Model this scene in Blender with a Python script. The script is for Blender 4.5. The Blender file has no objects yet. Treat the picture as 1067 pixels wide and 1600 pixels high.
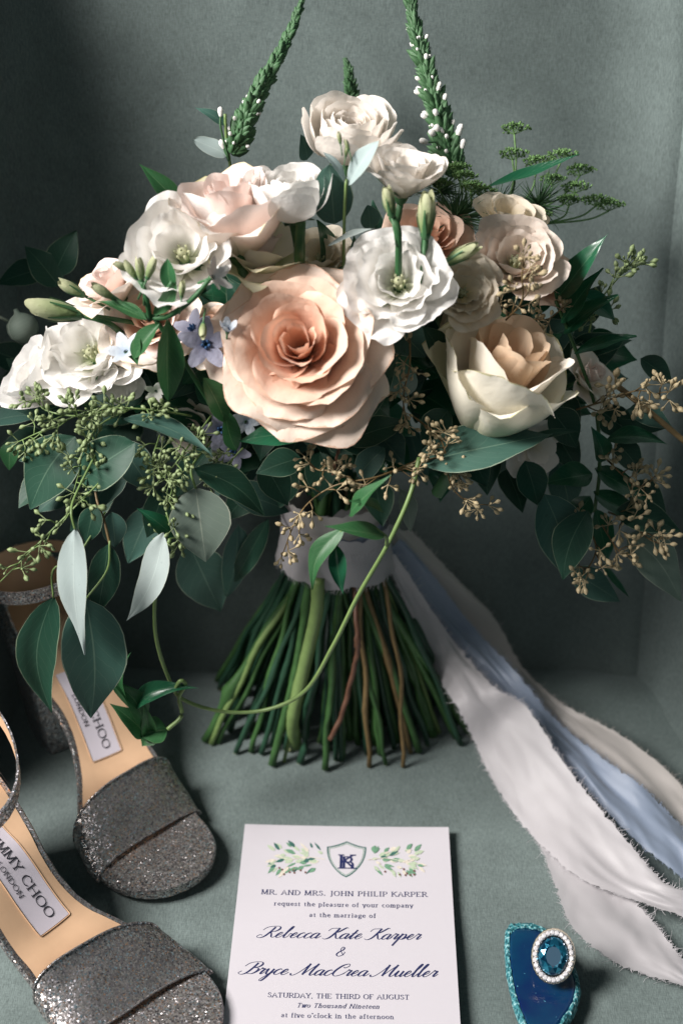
import bpy, math, random
from mathutils import Vector, Matrix, noise

# ------------------------------------------------------------------ camera, world, light, exposure
scene = bpy.context.scene
CAM_H = 0.638
PITCH = math.radians(31.5)
FPX = 2222.2
cam_d = bpy.data.cameras.new('camera')
cam = bpy.data.objects.new('camera', cam_d)
scene.collection.objects.link(cam)
cam.location = (0, 0, CAM_H)
cam.rotation_euler = (math.pi / 2 - PITCH, 0, 0)
cam_d.sensor_fit = 'VERTICAL'
cam_d.sensor_height = 36.0
cam_d.sensor_width = 24.0
cam_d.lens = 50.0
cam_d.clip_start = 0.01
cam_d.clip_end = 50
cam_d.dof.use_dof = True
cam_d.dof.focus_distance = 0.795
cam_d.dof.aperture_fstop = 5.0
scene.camera = cam

world = bpy.data.worlds.new('World')
scene.world = world
world.use_nodes = True
bg = world.node_tree.nodes['Background']
bg.inputs['Color'].default_value = (0.06, 0.50, 0.70, 1)
bg.inputs['Strength'].default_value = 0.05

def area(name, loc, target, size, power, col):
    l = bpy.data.lights.new(name, 'AREA')
    l.shape = 'RECTANGLE'
    l.size, l.size_y = size
    l.energy = power
    l.color = col
    o = bpy.data.objects.new(name, l)
    scene.collection.objects.link(o)
    o.location = loc
    o.rotation_euler = (Vector(target) - Vector(loc)).to_track_quat('-Z', 'Y').to_euler()
    return o
area('window_light', (-1.52, 0.13, 1.62), (0.0, 0.72, 0.15), (0.70, 0.92), 112, (1.0, 0.955, 0.925))
area('front_fill', (0.15, -1.30, 1.55), (0.0, 0.75, 0.20), (1.3, 0.9), 3.5, (1.0, 0.96, 0.93))  # added soft fill lamp, lightens the blooms that face the camera

vs = scene.view_settings
vs.view_transform = 'Standard'
vs.look = 'None'
vs.exposure = 0.0
vs.gamma = 1.0
vs.use_curve_mapping = False
scene.render.engine = 'CYCLES'

# ------------------------------------------------------------------ helpers
rnd = random.Random(7)
D = math.radians
CR = Vector((1, 0, 0))
CF = Vector((0, math.cos(PITCH), -math.sin(PITCH)))
CU = Vector((0, math.sin(PITCH), math.cos(PITCH)))
CO = Vector((0, 0, CAM_H))

def ray(px, py):
    return CF + CR * ((px - 533.5) / FPX) + CU * ((800 - py) / FPX)
def P(px, py, Y):                     # point standing Y metres in front of the lens plane, measured along the seat
    r = ray(px, py)
    return CO + r * (Y / r.y)
def G(px, py, z=0.0):                 # point at height z over the seat
    r = ray(px, py)
    return CO + r * ((z - CAM_H) / r.z)
def pxm(p):                           # metres per photo pixel at a point
    return (p - CO).dot(CF) / FPX
def headY(px, py):                    # front of the flower head
    q = ((px - 530) / 560) ** 2 + ((py - 540) / 380) ** 2
    return 0.795 - 0.105 * math.sqrt(max(0.0, 1 - q))
def B(px, py, d=0.0):
    return P(px, py, headY(px, py) + d)
def vdir(ax, ay, at):
    return (CR * ax + CU * ay - CF * at).normalized()

def crom(pts, n):
    """Catmull-Rom through pts, n samples per span."""
    pts = [Vector(p) for p in pts]
    if len(pts) < 3:
        return [pts[0].lerp(pts[-1], i / n) for i in range(n + 1)]
    e = [pts[0] * 2 - pts[1]] + pts + [pts[-1] * 2 - pts[-2]]
    out = []
    for i in range(1, len(e) - 2):
        a, b, c, d = e[i - 1], e[i], e[i + 1], e[i + 2]
        for k in range(n):
            t = k / n
            out.append(0.5 * ((2 * b) + (c - a) * t + (2 * a - 5 * b + 4 * c - d) * t * t + (3 * b - a - 3 * c + d) * t ** 3))
    out.append(pts[-1].copy())
    return out

class MB:
    def __init__(s):
        s.v, s.f, s.uv = [], [], []
    def grid(s, rows, uvs=None, closed=False):
        o = len(s.v); nr = len(rows); nc = len(rows[0])
        for i, r in enumerate(rows):
            for j, p in enumerate(r):
                s.v.append(tuple(p))
                s.uv.append(uvs[i][j] if uvs else (j / max(1, nc - 1), i / max(1, nr - 1)))
        for i in range(nr - 1):
            for j in range(nc if closed else nc - 1):
                k = (j + 1) % nc
                s.f.append((o + i * nc + j, o + i * nc + k, o + (i + 1) * nc + k, o + (i + 1) * nc + j))
    def face(s, pts, uv=None):
        o = len(s.v)
        for i, p in enumerate(pts):
            s.v.append(tuple(p)); s.uv.append(uv[i] if uv else (0.5, 0.5))
        s.f.append(tuple(range(o, o + len(pts))))
    def tube(s, pts, rad, n=6, caps=True):
        pts = [Vector(p) for p in pts]
        up = Vector((0.13, 0.31, 0.94))
        rows = []
        m = len(pts)
        for i, p in enumerate(pts):
            t = (pts[min(i + 1, m - 1)] - pts[max(i - 1, 0)])
            t = t.normalized() if t.length > 1e-9 else Vector((0, 0, 1))
            a = t.cross(up)
            if a.length < 1e-3: a = t.cross(Vector((1, 0, 0)))
            a.normalize(); b = t.cross(a)
            r = rad[i] if isinstance(rad, (list, tuple)) else rad
            rows.append([p + a * (r * math.cos(2 * math.pi * k / n)) + b * (r * math.sin(2 * math.pi * k / n)) for k in range(n)])
        o = len(s.v)
        s.grid(rows, [[(k / n, i / max(1, m - 1)) for k in range(n)] for i in range(m)], closed=True)
        if caps:
            s.f.append(tuple(o + k for k in range(n))[::-1])
            s.f.append(tuple(o + (m - 1) * n + k for k in range(n)))
    def pod(s, base, axis, L, r, prof, n=6):
        axis = axis.normalized()
        a = axis.orthogonal().normalized(); b = axis.cross(a)
        rows = [[base + axis * (L * z) + a * (r * q * math.cos(2 * math.pi * k / n)) + b * (r * q * math.sin(2 * math.pi * k / n)) for k in range(n)] for z, q in prof]
        s.grid(rows, [[(k / n, z) for k in range(n)] for z, q in prof], closed=True)
    def box(s, x0, x1, y0, y1, z0, z1):
        o = len(s.v)
        for z in (z0, z1):
            for y in (y0, y1):
                for x in (x0, x1):
                    s.v.append((x, y, z)); s.uv.append((0, 0))
        for q in ((0, 2, 3, 1), (4, 5, 7, 6), (0, 1, 5, 4), (2, 6, 7, 3), (0, 4, 6, 2), (1, 3, 7, 5)):
            s.f.append(tuple(o + i for i in q))
    def build(s, name, mat, parent=None, label=None, smooth=True, local=False):
        me = bpy.data.meshes.new(name)
        me.from_pydata(s.v, [], s.f)
        uvl = me.uv_layers.new(name='UVMap')
        idx = [0] * len(me.loops)
        me.loops.foreach_get('vertex_index', idx)
        flat = []
        for i in idx: flat.extend(s.uv[i])
        uvl.data.foreach_set('uv', flat)
        if smooth:
            me.polygons.foreach_set('use_smooth', [True] * len(me.polygons))
        me.materials.append(mat)
        me.update()
        return link(name, me, parent, label, local)

def link(name, me, parent=None, label=None, local=False):
    o = bpy.data.objects.new(name, me)
    scene.collection.objects.link(o)
    if parent is not None:
        o.parent = parent
        if not local:
            o.matrix_parent_inverse = WM[parent.name].inverted()
        WM[o.name] = (WM[parent.name] if local else Matrix())
    else:
        WM[o.name] = Matrix()
    if label: o['label'] = label
    return o
WM = {}
def empty(name, loc, label, cat, group=None, rotz=0.0):
    o = bpy.data.objects.new(name, None)
    scene.collection.objects.link(o)
    o.empty_display_size = 0.02
    o.location = loc
    o.rotation_euler = (0, 0, rotz)
    WM[o.name] = Matrix.Translation(Vector(loc)) @ Matrix.Rotation(rotz, 4, 'Z')
    o['label'] = label; o['category'] = cat
    if group: o['group'] = group
    return o

# ------------------------------------------------------------------ materials
class NT:
    def __init__(s, name):
        s.m = bpy.data.materials.new(name); s.m.use_nodes = True
        s.t = s.m.node_tree; s.n = s.t.nodes; s.p = s.n['Principled BSDF']; s.out = s.n['Material Output']
    def new(s, typ, **kw):
        n = s.n.new(typ)
        for k, v in kw.items():
            if k.startswith('_'): setattr(n, k[1:], v)
            else: n.inputs[k.replace('__', ' ')].default_value = v
        return n
    def link(s, a, b): s.t.links.new(a, b)
    def ramp(s, fac, stops):
        r = s.n.new('ShaderNodeValToRGB')
        e = r.color_ramp.elements
        while len(e) < len(stops): e.new(0.5)
        for q, (p, c) in zip(e, stops):
            q.position = p; q.color = (c[0], c[1], c[2], 1)
        s.link(fac, r.inputs['Fac'])
        return r.outputs['Color']
    def mix(s, fac, a, b, mode='MIX'):
        m = s.n.new('ShaderNodeMix'); m.data_type = 'RGBA'; m.blend_type = mode
        for sock, val in ((m.inputs[0], fac), (m.inputs[6], a), (m.inputs[7], b)):
            if hasattr(val, 'is_linked'): s.link(val, sock)
            elif isinstance(val, (tuple, list)): sock.default_value = (val[0], val[1], val[2], 1)
            else: sock.default_value = val
        return m.outputs[2]
    def math(s, op, a, b=0.0, c=0.0):
        m = s.n.new('ShaderNodeMath'); m.operation = op
        for sock, val in zip(m.inputs, (a, b, c)):
            if hasattr(val, 'is_linked'): s.link(val, sock)
            else: sock.default_value = val
        return m.outputs[0]
    def uv(s):
        c = s.n.new('ShaderNodeTexCoord'); x = s.n.new('ShaderNodeSeparateXYZ')
        s.link(c.outputs['UV'], x.inputs[0]); return x.outputs[0], x.outputs[1], c
    def noise(s, scale, detail=3, vec=None, rough=0.5):
        n = s.n.new('ShaderNodeTexNoise'); n.inputs['Scale'].default_value = scale
        n.inputs['Detail'].default_value = detail; n.inputs['Roughness'].default_value = rough
        if vec is None:
            c = s.n.new('ShaderNodeTexCoord'); vec = c.outputs['Object']
        s.link(vec, n.inputs['Vector']); return n.outputs['Fac']
    def bump(s, h, strength, dist, normal=None):
        b = s.n.new('ShaderNodeBump'); b.inputs['Strength'].default_value = strength; b.inputs['Distance'].default_value = dist
        s.link(h, b.inputs['Height'])
        if normal is not None: s.link(normal, b.inputs['Normal'])
        s.link(b.outputs[0], s.p.inputs['Normal']); return b.outputs[0]
    def set(s, **kw):
        for k, v in kw.items():
            i = s.p.inputs[k.replace('__', ' ')]
            if hasattr(v, 'is_linked'): s.link(v, i)
            elif isinstance(v, (tuple, list)): i.default_value = (v[0], v[1], v[2], 1)
            else: i.default_value = v
        return s

def m_plain(name, col, rough=0.6, var=0.15, scale=60, **kw):
    t = NT(name)
    f = t.noise(scale, 4)
    c = t.mix(f, tuple(x * (1 - var) for x in col), tuple(min(1, x * (1 + var)) for x in col))
    t.set(Base__Color=c, Roughness=rough, **kw)
    return t.m

def m_petal(name, base, mid, tip, trans=0.35, rough=0.55, edge=None):
    t = NT(name)
    u, v, c = t.uv()
    col = t.ramp(v, [(0.0, base), (0.42, mid), (0.9, tip)])
    mp = t.new('ShaderNodeMapping'); mp.inputs['Scale'].default_value = (26, 1.6, 1)
    t.link(c.outputs['UV'], mp.inputs[0])
    vein = t.noise(2.2, 3, mp.outputs[0])
    col = t.mix(t.math('MULTIPLY', t.math('POWER', vein, 2.0), 0.32), col, tuple(x * 0.80 for x in mid))
    bru = t.math('MULTIPLY', t.math('GREATER_THAN', t.noise(14, 4), 0.69), 0.30)
    col = t.mix(bru, col, tuple(x * y for x, y in zip(mid, (0.86, 0.74, 0.60))))
    blot = t.noise(3.5, 4)
    col = t.mix(t.math('MULTIPLY', blot, 0.22), col, tuple(x * y for x, y in zip(mid, (0.92, 0.84, 0.76))))
    if edge:
        e = t.math('GREATER_THAN', t.math('ADD', v, t.math('MULTIPLY', t.noise(9, 4), 0.12)), 1.045)
        col = t.mix(e, col, edge)
    t.set(Base__Color=col, Roughness=rough)
    t.p.inputs['Specular IOR Level'].default_value = 0.25
    t.p.inputs['Sheen Weight'].default_value = 0.15
    bn = t.bump(blot, 0.20, 0.006)
    tr = t.n.new('ShaderNodeBsdfTranslucent')
    t.link(col, tr.inputs['Color'])
    mx = t.n.new('ShaderNodeMixShader'); mx.inputs[0].default_value = trans
    t.link(t.p.outputs[0], mx.inputs[1]); t.link(tr.outputs[0], mx.inputs[2])
    t.link(mx.outputs[0], t.out.inputs['Surface'])
    return t.m

def m_leaf(name, col, vein, edge, rough=0.5, trans=0.12, spec=0.4, bloom=0.0):
    t = NT(name)
    u, v, c = t.uv()
    au = t.math('ABSOLUTE', t.math('SUBTRACT', u, 0.5))          # 0 midrib .. 0.5 edge
    n1 = t.noise(45, 4)
    base = t.mix(n1, tuple(x * 0.72 for x in col), tuple(x * 1.25 for x in col))
    oi = t.n.new('ShaderNodeObjectInfo')
    base = t.mix(t.math('MULTIPLY', oi.outputs['Random'], 0.45), base, tuple(x * y for x, y in zip(col, (1.25, 0.85, 0.75))))
    # side veins: slanted stripes in uv
    sv = t.math('FRACT', t.math('MULTIPLY', t.math('ADD', t.math('SUBTRACT', v, t.math('MULTIPLY', au, 0.55)), t.math('MULTIPLY', t.noise(60, 3), 0.16)), 9))
    svm = t.math('LESS_THAN', t.math('ABSOLUTE', t.math('SUBTRACT', sv, 0.5)), 0.035)
    base = t.mix(t.math('MULTIPLY', svm, 0.22), base, vein)
    mid = t.math('LESS_THAN', au, 0.013)
    base = t.mix(t.math('MULTIPLY', mid, 0.8), base, vein)
    ed = t.math('GREATER_THAN', t.math('ADD', au, t.math('MULTIPLY', t.noise(110, 3), 0.03)), 0.497)
    base = t.mix(t.math('MULTIPLY', ed, 0.8), base, edge)
    spots = t.math('GREATER_THAN', t.noise(330, 2), 0.70)
    base = t.mix(t.math('MULTIPLY', spots, 0.35), base, tuple(x * 0.45 for x in col))
    if bloom:
        base = t.mix(t.math('MULTIPLY', t.noise(25, 5), bloom), base, (0.50, 0.60, 0.58))
    t.set(Base__Color=base, Roughness=rough)
    t.p.inputs['Specular IOR Level'].default_value = spec
    h = t.math('ADD', t.math('MULTIPLY', n1, 0.5), t.math('MULTIPLY', svm, -0.4))
    t.bump(h, 0.3, 0.0008)
    tr = t.n.new('ShaderNodeBsdfTranslucent'); t.link(base, tr.inputs['Color'])
    mx = t.n.new('ShaderNodeMixShader'); mx.inputs[0].default_value = trans
    t.link(t.p.outputs[0], mx.inputs[1]); t.link(tr.outputs[0], mx.inputs[2])
    t.link(mx.outputs[0], t.out.inputs['Surface'])
    return t.m

def m_fabric(name, col, ribs=True):
    t = NT(name)
    tc = t.n.new('ShaderNodeTexCoord')
    nap = t.noise(7, 6, tc.outputs['Object'], 0.62)
    nap2 = t.noise(38, 5, tc.outputs['Object'], 0.7)
    c = t.ramp(nap, [(0.3, tuple(x * 0.68 for x in col)), (0.72, tuple(x * 1.38 for x in col))])
    c = t.mix(t.math('MULTIPLY', nap2, 0.5), c, tuple(x * 0.8 for x in col))
    mp = t.n.new('ShaderNodeMapping'); mp.inputs['Scale'].default_value = (1, 0.12, 0.12)
    t.link(tc.outputs['Object'], mp.inputs[0])
    th = t.noise(2600, 2, mp.outputs[0])
    mp2 = t.n.new('ShaderNodeMapping'); mp2.inputs['Scale'].default_value = (0.15, 1, 1)
    t.link(tc.outputs['Object'], mp2.inputs[0])
    th2 = t.noise(2200, 2, mp2.outputs[0])
    thr = t.math('ADD', t.math('MULTIPLY', th, 0.7), t.math('MULTIPLY', th2, 0.4))
    c = t.mix(0.55, c, t.ramp(thr, [(0.36, (0.4, 0.4, 0.4)), (0.74, (1.5, 1.5, 1.5))]), 'MULTIPLY')
    t.set(Base__Color=c, Roughness=0.9)
    t.p.inputs['Specular IOR Level'].default_value = 0.12
    t.p.inputs['Sheen Weight'].default_value = 0.35
    t.p.inputs['Sheen Roughness'].default_value = 0.4
    t.p.inputs['Sheen Tint'].default_value = (0.75, 0.88, 0.9, 1)
    t.bump(thr, 0.35, 0.0006)
    return t.m

def m_silk(name, col, dark, trans=0.2):
    t = NT(name)
    tc = t.n.new('ShaderNodeTexCoord')
    mp = t.n.new('ShaderNodeMapping'); mp.inputs['Scale'].default_value = (260, 12, 1)
    t.link(tc.outputs['UV'], mp.inputs[0])
    w = t.noise(3, 2, mp.outputs[0])
    b = t.noise(16, 4)
    c = t.mix(b, dark, col)
    c = t.mix(t.math('MULTIPLY', w, 0.12), c, dark)
    t.set(Base__Color=c, Roughness=0.48)
    t.p.inputs['Sheen Weight'].default_value = 0.25
    h = t.math('ADD', t.math('MULTIPLY', t.noise(90, 4), 1.0), t.math('MULTIPLY', w, 0.15))
    t.bump(h, 0.12, 0.002)
    tr = t.n.new('ShaderNodeBsdfTranslucent'); t.link(c, tr.inputs['Color'])
    mx = t.n.new('ShaderNodeMixShader'); mx.inputs[0].default_value = trans
    t.link(t.p.outputs[0], mx.inputs[1]); t.link(tr.outputs[0], mx.inputs[2])
    t.link(mx.outputs[0], t.out.inputs['Surface'])
    return t.m

def m_glitter(name, dark, light, scale=1250):
    t = NT(name)
    tc = t.n.new('ShaderNodeTexCoord')
    vo = t.n.new('ShaderNodeTexVoronoi'); vo.inputs['Scale'].default_value = scale
    t.link(tc.outputs['Object'], vo.inputs['Vector'])
    sp = t.n.new('ShaderNodeSeparateColor'); t.link(vo.outputs['Color'], sp.inputs[0])
    c = t.ramp(sp.outputs[0], [(0.0, dark), (0.55, tuple((a + b) / 2 for a, b in zip(dark, light))), (0.85, light), (0.93, (0.55, 0.75, 0.85)), (0.97, (0.8, 0.5, 0.35))])
    sub = t.n.new('ShaderNodeVectorMath'); sub.operation = 'SUBTRACT'
    t.link(vo.outputs['Color'], sub.inputs[0]); sub.inputs[1].default_value = (0.5, 0.5, 0.5)
    sc = t.n.new('ShaderNodeVectorMath'); sc.operation = 'SCALE'; sc.inputs['Scale'].default_value = 0.75
    t.link(sub.outputs[0], sc.inputs[0])
    ge = t.n.new('ShaderNodeNewGeometry')
    ad = t.n.new('ShaderNodeVectorMath'); ad.operation = 'ADD'
    t.link(ge.outputs['Normal'], ad.inputs[0]); t.link(sc.outputs[0], ad.inputs[1])
    no = t.n.new('ShaderNodeVectorMath'); no.operation = 'NORMALIZE'
    t.link(ad.outputs[0], no.inputs[0]); t.link(no.outputs[0], t.p.inputs['Normal'])
    t.set(Base__Color=c, Metallic=0.8, Roughness=0.33)
    return t.m

M = {}
M['velvet'] = m_fabric('grey_green_velvet', (0.146, 0.182, 0.175))
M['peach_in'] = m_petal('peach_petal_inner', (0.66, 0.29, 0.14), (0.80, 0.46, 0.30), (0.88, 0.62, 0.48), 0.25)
M['peach_mid'] = m_petal('peach_petal', (0.80, 0.47, 0.30), (0.87, 0.60, 0.45), (0.90, 0.69, 0.56), 0.25)
M['peach_out'] = m_petal('peach_petal_outer', (0.82, 0.64, 0.48), (0.89, 0.70, 0.57), (0.91, 0.76, 0.65), 0.25, edge=(0.78, 0.54, 0.40))
M['blush_in'] = m_petal('blush_petal_inner', (0.86, 0.60, 0.50), (0.91, 0.72, 0.64), (0.93, 0.81, 0.76), 0.25)
M['blush_out'] = m_petal('blush_petal', (0.76, 0.74, 0.50), (0.92, 0.82, 0.73), (0.93, 0.85, 0.78), 0.25, edge=(0.75, 0.62, 0.42))
M['green_out'] = m_petal('greenish_guard_petal', (0.45, 0.52, 0.25), (0.66, 0.66, 0.42), (0.78, 0.74, 0.54), edge=(0.55, 0.50, 0.25))
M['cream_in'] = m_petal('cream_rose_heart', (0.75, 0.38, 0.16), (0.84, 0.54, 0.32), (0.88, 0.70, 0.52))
M['cream_mid'] = m_petal('cream_petal', (0.76, 0.74, 0.48), (0.91, 0.85, 0.72), (0.94, 0.89, 0.79), 0.25)
M['cream_out'] = m_petal('cream_outer_petal', (0.68, 0.68, 0.40), (0.90, 0.86, 0.72), (0.93, 0.89, 0.77), 0.25, edge=(0.66, 0.62, 0.36))
M['white'] = m_petal('white_petal', (0.74, 0.80, 0.56), (0.93, 0.92, 0.89), (0.94, 0.93, 0.91), 0.36)
M['white_warm'] = m_petal('warm_white_petal', (0.80, 0.76, 0.56), (0.92, 0.88, 0.82), (0.94, 0.90, 0.85), 0.36)
M['lis_cream'] = m_petal('cream_lisianthus_petal', (0.70, 0.62, 0.30), (0.84, 0.74, 0.54), (0.90, 0.82, 0.70), 0.28)
M['lis_blush'] = m_petal('blush_lisianthus_petal', (0.72, 0.66, 0.46), (0.87, 0.75, 0.65), (0.91, 0.81, 0.72), 0.28)
M['blue'] = m_petal('blue_lilac_petal', (0.17, 0.18, 0.28), (0.28, 0.29, 0.39), (0.38, 0.39, 0.49), 0.3)
M['paleblue'] = m_petal('pale_blue_petal', (0.38, 0.47, 0.60), (0.55, 0.62, 0.70), (0.66, 0.71, 0.77), 0.3)
M['corona'] = m_plain('deep_blue_corona', (0.04, 0.10, 0.22), 0.5)
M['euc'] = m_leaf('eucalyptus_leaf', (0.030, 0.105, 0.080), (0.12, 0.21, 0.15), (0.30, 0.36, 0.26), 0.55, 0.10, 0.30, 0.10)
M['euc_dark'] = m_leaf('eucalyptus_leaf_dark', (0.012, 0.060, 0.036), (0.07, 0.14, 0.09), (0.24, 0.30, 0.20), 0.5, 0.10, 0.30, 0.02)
M['euc_pale'] = m_leaf('eucalyptus_leaf_pale', (0.30, 0.40, 0.40), (0.46, 0.53, 0.50), (0.42, 0.46, 0.36), 0.6, 0.12, 0.3, 0.5)
M['euc_olive'] = m_leaf('eucalyptus_leaf_olive', (0.14, 0.19, 0.145), (0.30, 0.34, 0.26), (0.38, 0.40, 0.30), 0.6, 0.12, 0.3, 0.25)
M['gloss'] = m_leaf('glossy_vine_leaf', (0.014, 0.105, 0.050), (0.10, 0.22, 0.12), (0.06, 0.17, 0.09), 0.3, 0.15, 0.55)
M['soft'] = m_leaf('soft_green_leaf', (0.030, 0.125, 0.045), (0.14, 0.25, 0.12), (0.10, 0.20, 0.08), 0.45, 0.2, 0.4)
M['stem'] = m_plain('green_stem', (0.040, 0.105, 0.030), 0.42, 0.45, 150)
M['stem_light'] = m_plain('pale_green_stem', (0.15, 0.23, 0.075), 0.45, 0.3, 150)
M['stem_dark'] = m_plain('dark_green_stem', (0.016, 0.055, 0.030), 0.42, 0.4, 150)
M['stem_red'] = m_plain('reddish_stem', (0.14, 0.065, 0.038), 0.5, 0.4, 200)
M['stem_brown'] = m_plain('brown_green_stem', (0.15, 0.10, 0.04), 0.55, 0.5, 200)
M['cut'] = m_plain('cut_stem_end', (0.30, 0.34, 0.16), 0.8, 0.3, 600)
M['bud_green'] = m_petal('bud_green', (0.12, 0.25, 0.08), (0.28, 0.36, 0.16), (0.55, 0.56, 0.36), 0.25)
M['sepal'] = m_plain('sepal_green', (0.045, 0.13, 0.05), 0.5, 0.3)
M['seed'] = m_plain('tan_seed_pods', (0.36, 0.29, 0.17), 0.6, 0.45, 130)
M['seed_green'] = m_plain('green_seed_pods', (0.20, 0.26, 0.115), 0.55, 0.4, 130)
M['umbel'] = m_plain('umbel_green', (0.13, 0.25, 0.08), 0.6, 0.4, 250)
M['spike'] = m_plain('veronica_green', (0.055, 0.135, 0.055), 0.6, 0.4, 200)
M['white_bud'] = m_plain('white_bud', (0.82, 0.80, 0.76), 0.5, 0.08)
M['silk_white'] = m_silk('white_silk', (0.56, 0.54, 0.555), (0.46, 0.44, 0.455), 0.28)
M['silk_blue'] = m_silk('dusty_blue_silk', (0.26, 0.315, 0.41), (0.19, 0.235, 0.32))
M['silk_taupe'] = m_silk('taupe_silk', (0.58, 0.54, 0.51), (0.46, 0.43, 0.41))
M['thread'] = m_plain('silk_thread', (0.56, 0.54, 0.56), 0.6, 0.05)
M['thread_blue'] = m_plain('blue_silk_thread', (0.30, 0.37, 0.50), 0.6, 0.05)
M['thread_taupe'] = m_plain('taupe_silk_thread', (0.56, 0.52, 0.49), 0.6, 0.05)
M['tan'] = m_plain('tan_leather', (0.60, 0.395, 0.245), 0.5, 0.12, 90)
M['glit_dark'] = m_glitter('dark_glitter', (0.06, 0.06, 0.07), (0.72, 0.66, 0.63))
M['glit_silver'] = m_glitter('silver_glitter', (0.24, 0.22, 0.24), (0.75, 0.70, 0.70))
M['patch'] = m_plain('pale_lilac_patch', (0.58, 0.54, 0.60), 0.55, 0.04)
M['ink'] = m_plain('navy_ink', (0.012, 0.018, 0.085), 0.6, 0.1)
M['ink_dark'] = m_plain('black_ink', (0.02, 0.02, 0.03), 0.6, 0.1)
M['paper'] = m_plain('white_card', (0.54, 0.515, 0.55), 0.7, 0.015, 300)


# ------------------------------------------------------------------ the armchair (the setting)
def nz(x, y, z=0.0):
    return noise.noise(Vector((x, y, z)))
REC = math.tan(D(9))
SEAT_BACK = 0.842
def backY(z): return SEAT_BACK + max(-0.02, z) * REC
def seatZ(x, y):
    z = 0.004 * nz(x * 7, y * 7, 3) + 0.0016 * nz(x * 26, y * 26, 8) - 0.0015
    z += 0.006 * math.exp(-((y - 0.795) / 0.022) ** 2) - 0.016 * max(0.0, (y - 0.80) / 0.05) ** 2
    return z
chair = empty('armchair', (0, 0.6, -0.15), 'grey green velvet wingback armchair holding the wedding details', 'armchair')
mb = MB()
rows = []
for i in range(91):
    y = 0.865 - 0.74 * i / 90
    rows.append([Vector((-0.30 + 0.60 * j / 70, y, seatZ(-0.30 + 0.60 * j / 70, y))) for j in range(71)])
for k in range(1, 9):                       # rounded front edge
    a = D(90) * k / 8
    rows.append([Vector((p.x, 0.125 - 0.03 * math.sin(a), p.z - 0.03 * (1 - math.cos(a)))) for p in rows[90]])
rows.append([Vector((p.x, 0.095, -0.15)) for p in rows[0]])
rows.append([Vector((p.x, 0.865, -0.15)) for p in rows[0]])
mb.grid(rows)
mb.build('seat_cushion', M['velvet'], chair)
mb = MB()
rows = []
for i in range(61):
    z = -0.10 + 0.85 * i / 60
    rows.append([Vector((-0.26 + 0.52 * j / 80, backY(z) + 0.004 * nz(j * 0.07, z * 5, 1) - 0.010 * math.cos((j - 40) / 40 * 1.5) - 0.022 * min(1.0, max(0.0, (abs(-0.26 + 0.52 * j / 80) - 0.15) / 0.055)) ** 2.2, z)) for j in range(81)])
for k in range(1, 10):
    a = math.pi * k / 9
    rows.append([Vector((p.x, p.y + 0.05 * (1 - math.cos(a)), 0.75 + 0.05 * math.sin(a))) for p in rows[60]])
rows.append([Vector((p.x, p.y + 0.10, -0.10)) for p in rows[60]])
mb.grid(rows)
mb.build('backrest', M['velvet'], chair)
for sx in (-1, 1):
    mb = MB(); rows = []
    for i in range(41):
        z = -0.10 + 0.64 * i / 40
        ext = 0.165 + 0.015 * math.sin(z * 6) - 0.09 * max(0, (z - 0.40) / 0.14) ** 2
        r = []
        for k in range(15):
            t = ext * k / 14 - 0.03 * (k == 0)
            r.append(Vector((sx * (0.209 - 0.012 * max(0, z) / 0.45 + (0.20 + (0.22 if sx < 0 else 0.30) * min(1.0, max(0.0, z / 0.45))) * max(0, t) + 0.012 * (max(0, t) / ext) ** 2 + 0.003 * nz(t * 9, z * 6, sx)), backY(z) - t, z)))
        e = r[-1]
        for k in range(1, 9):
            a = math.pi * k / 8
            r.append(e + Vector((sx * 0.03 * (1 - math.cos(a)), -0.03 * math.sin(a), 0)))
        r.append(Vector((r[-1].x, backY(z) + 0.06, z)))
        rows.append(r)
    mb.grid(rows)
    mb.face([p for p in rows[-1]])
    mb.build('wing', M['velvet'], chair)

# ------------------------------------------------------------------ bouquet: petals, flowers, leaves
bq = empty('bouquet', (0, 0.775, 0), 'hand tied bouquet of peach roses white lisianthus and eucalyptus standing on its stems', 'bouquet')

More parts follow.
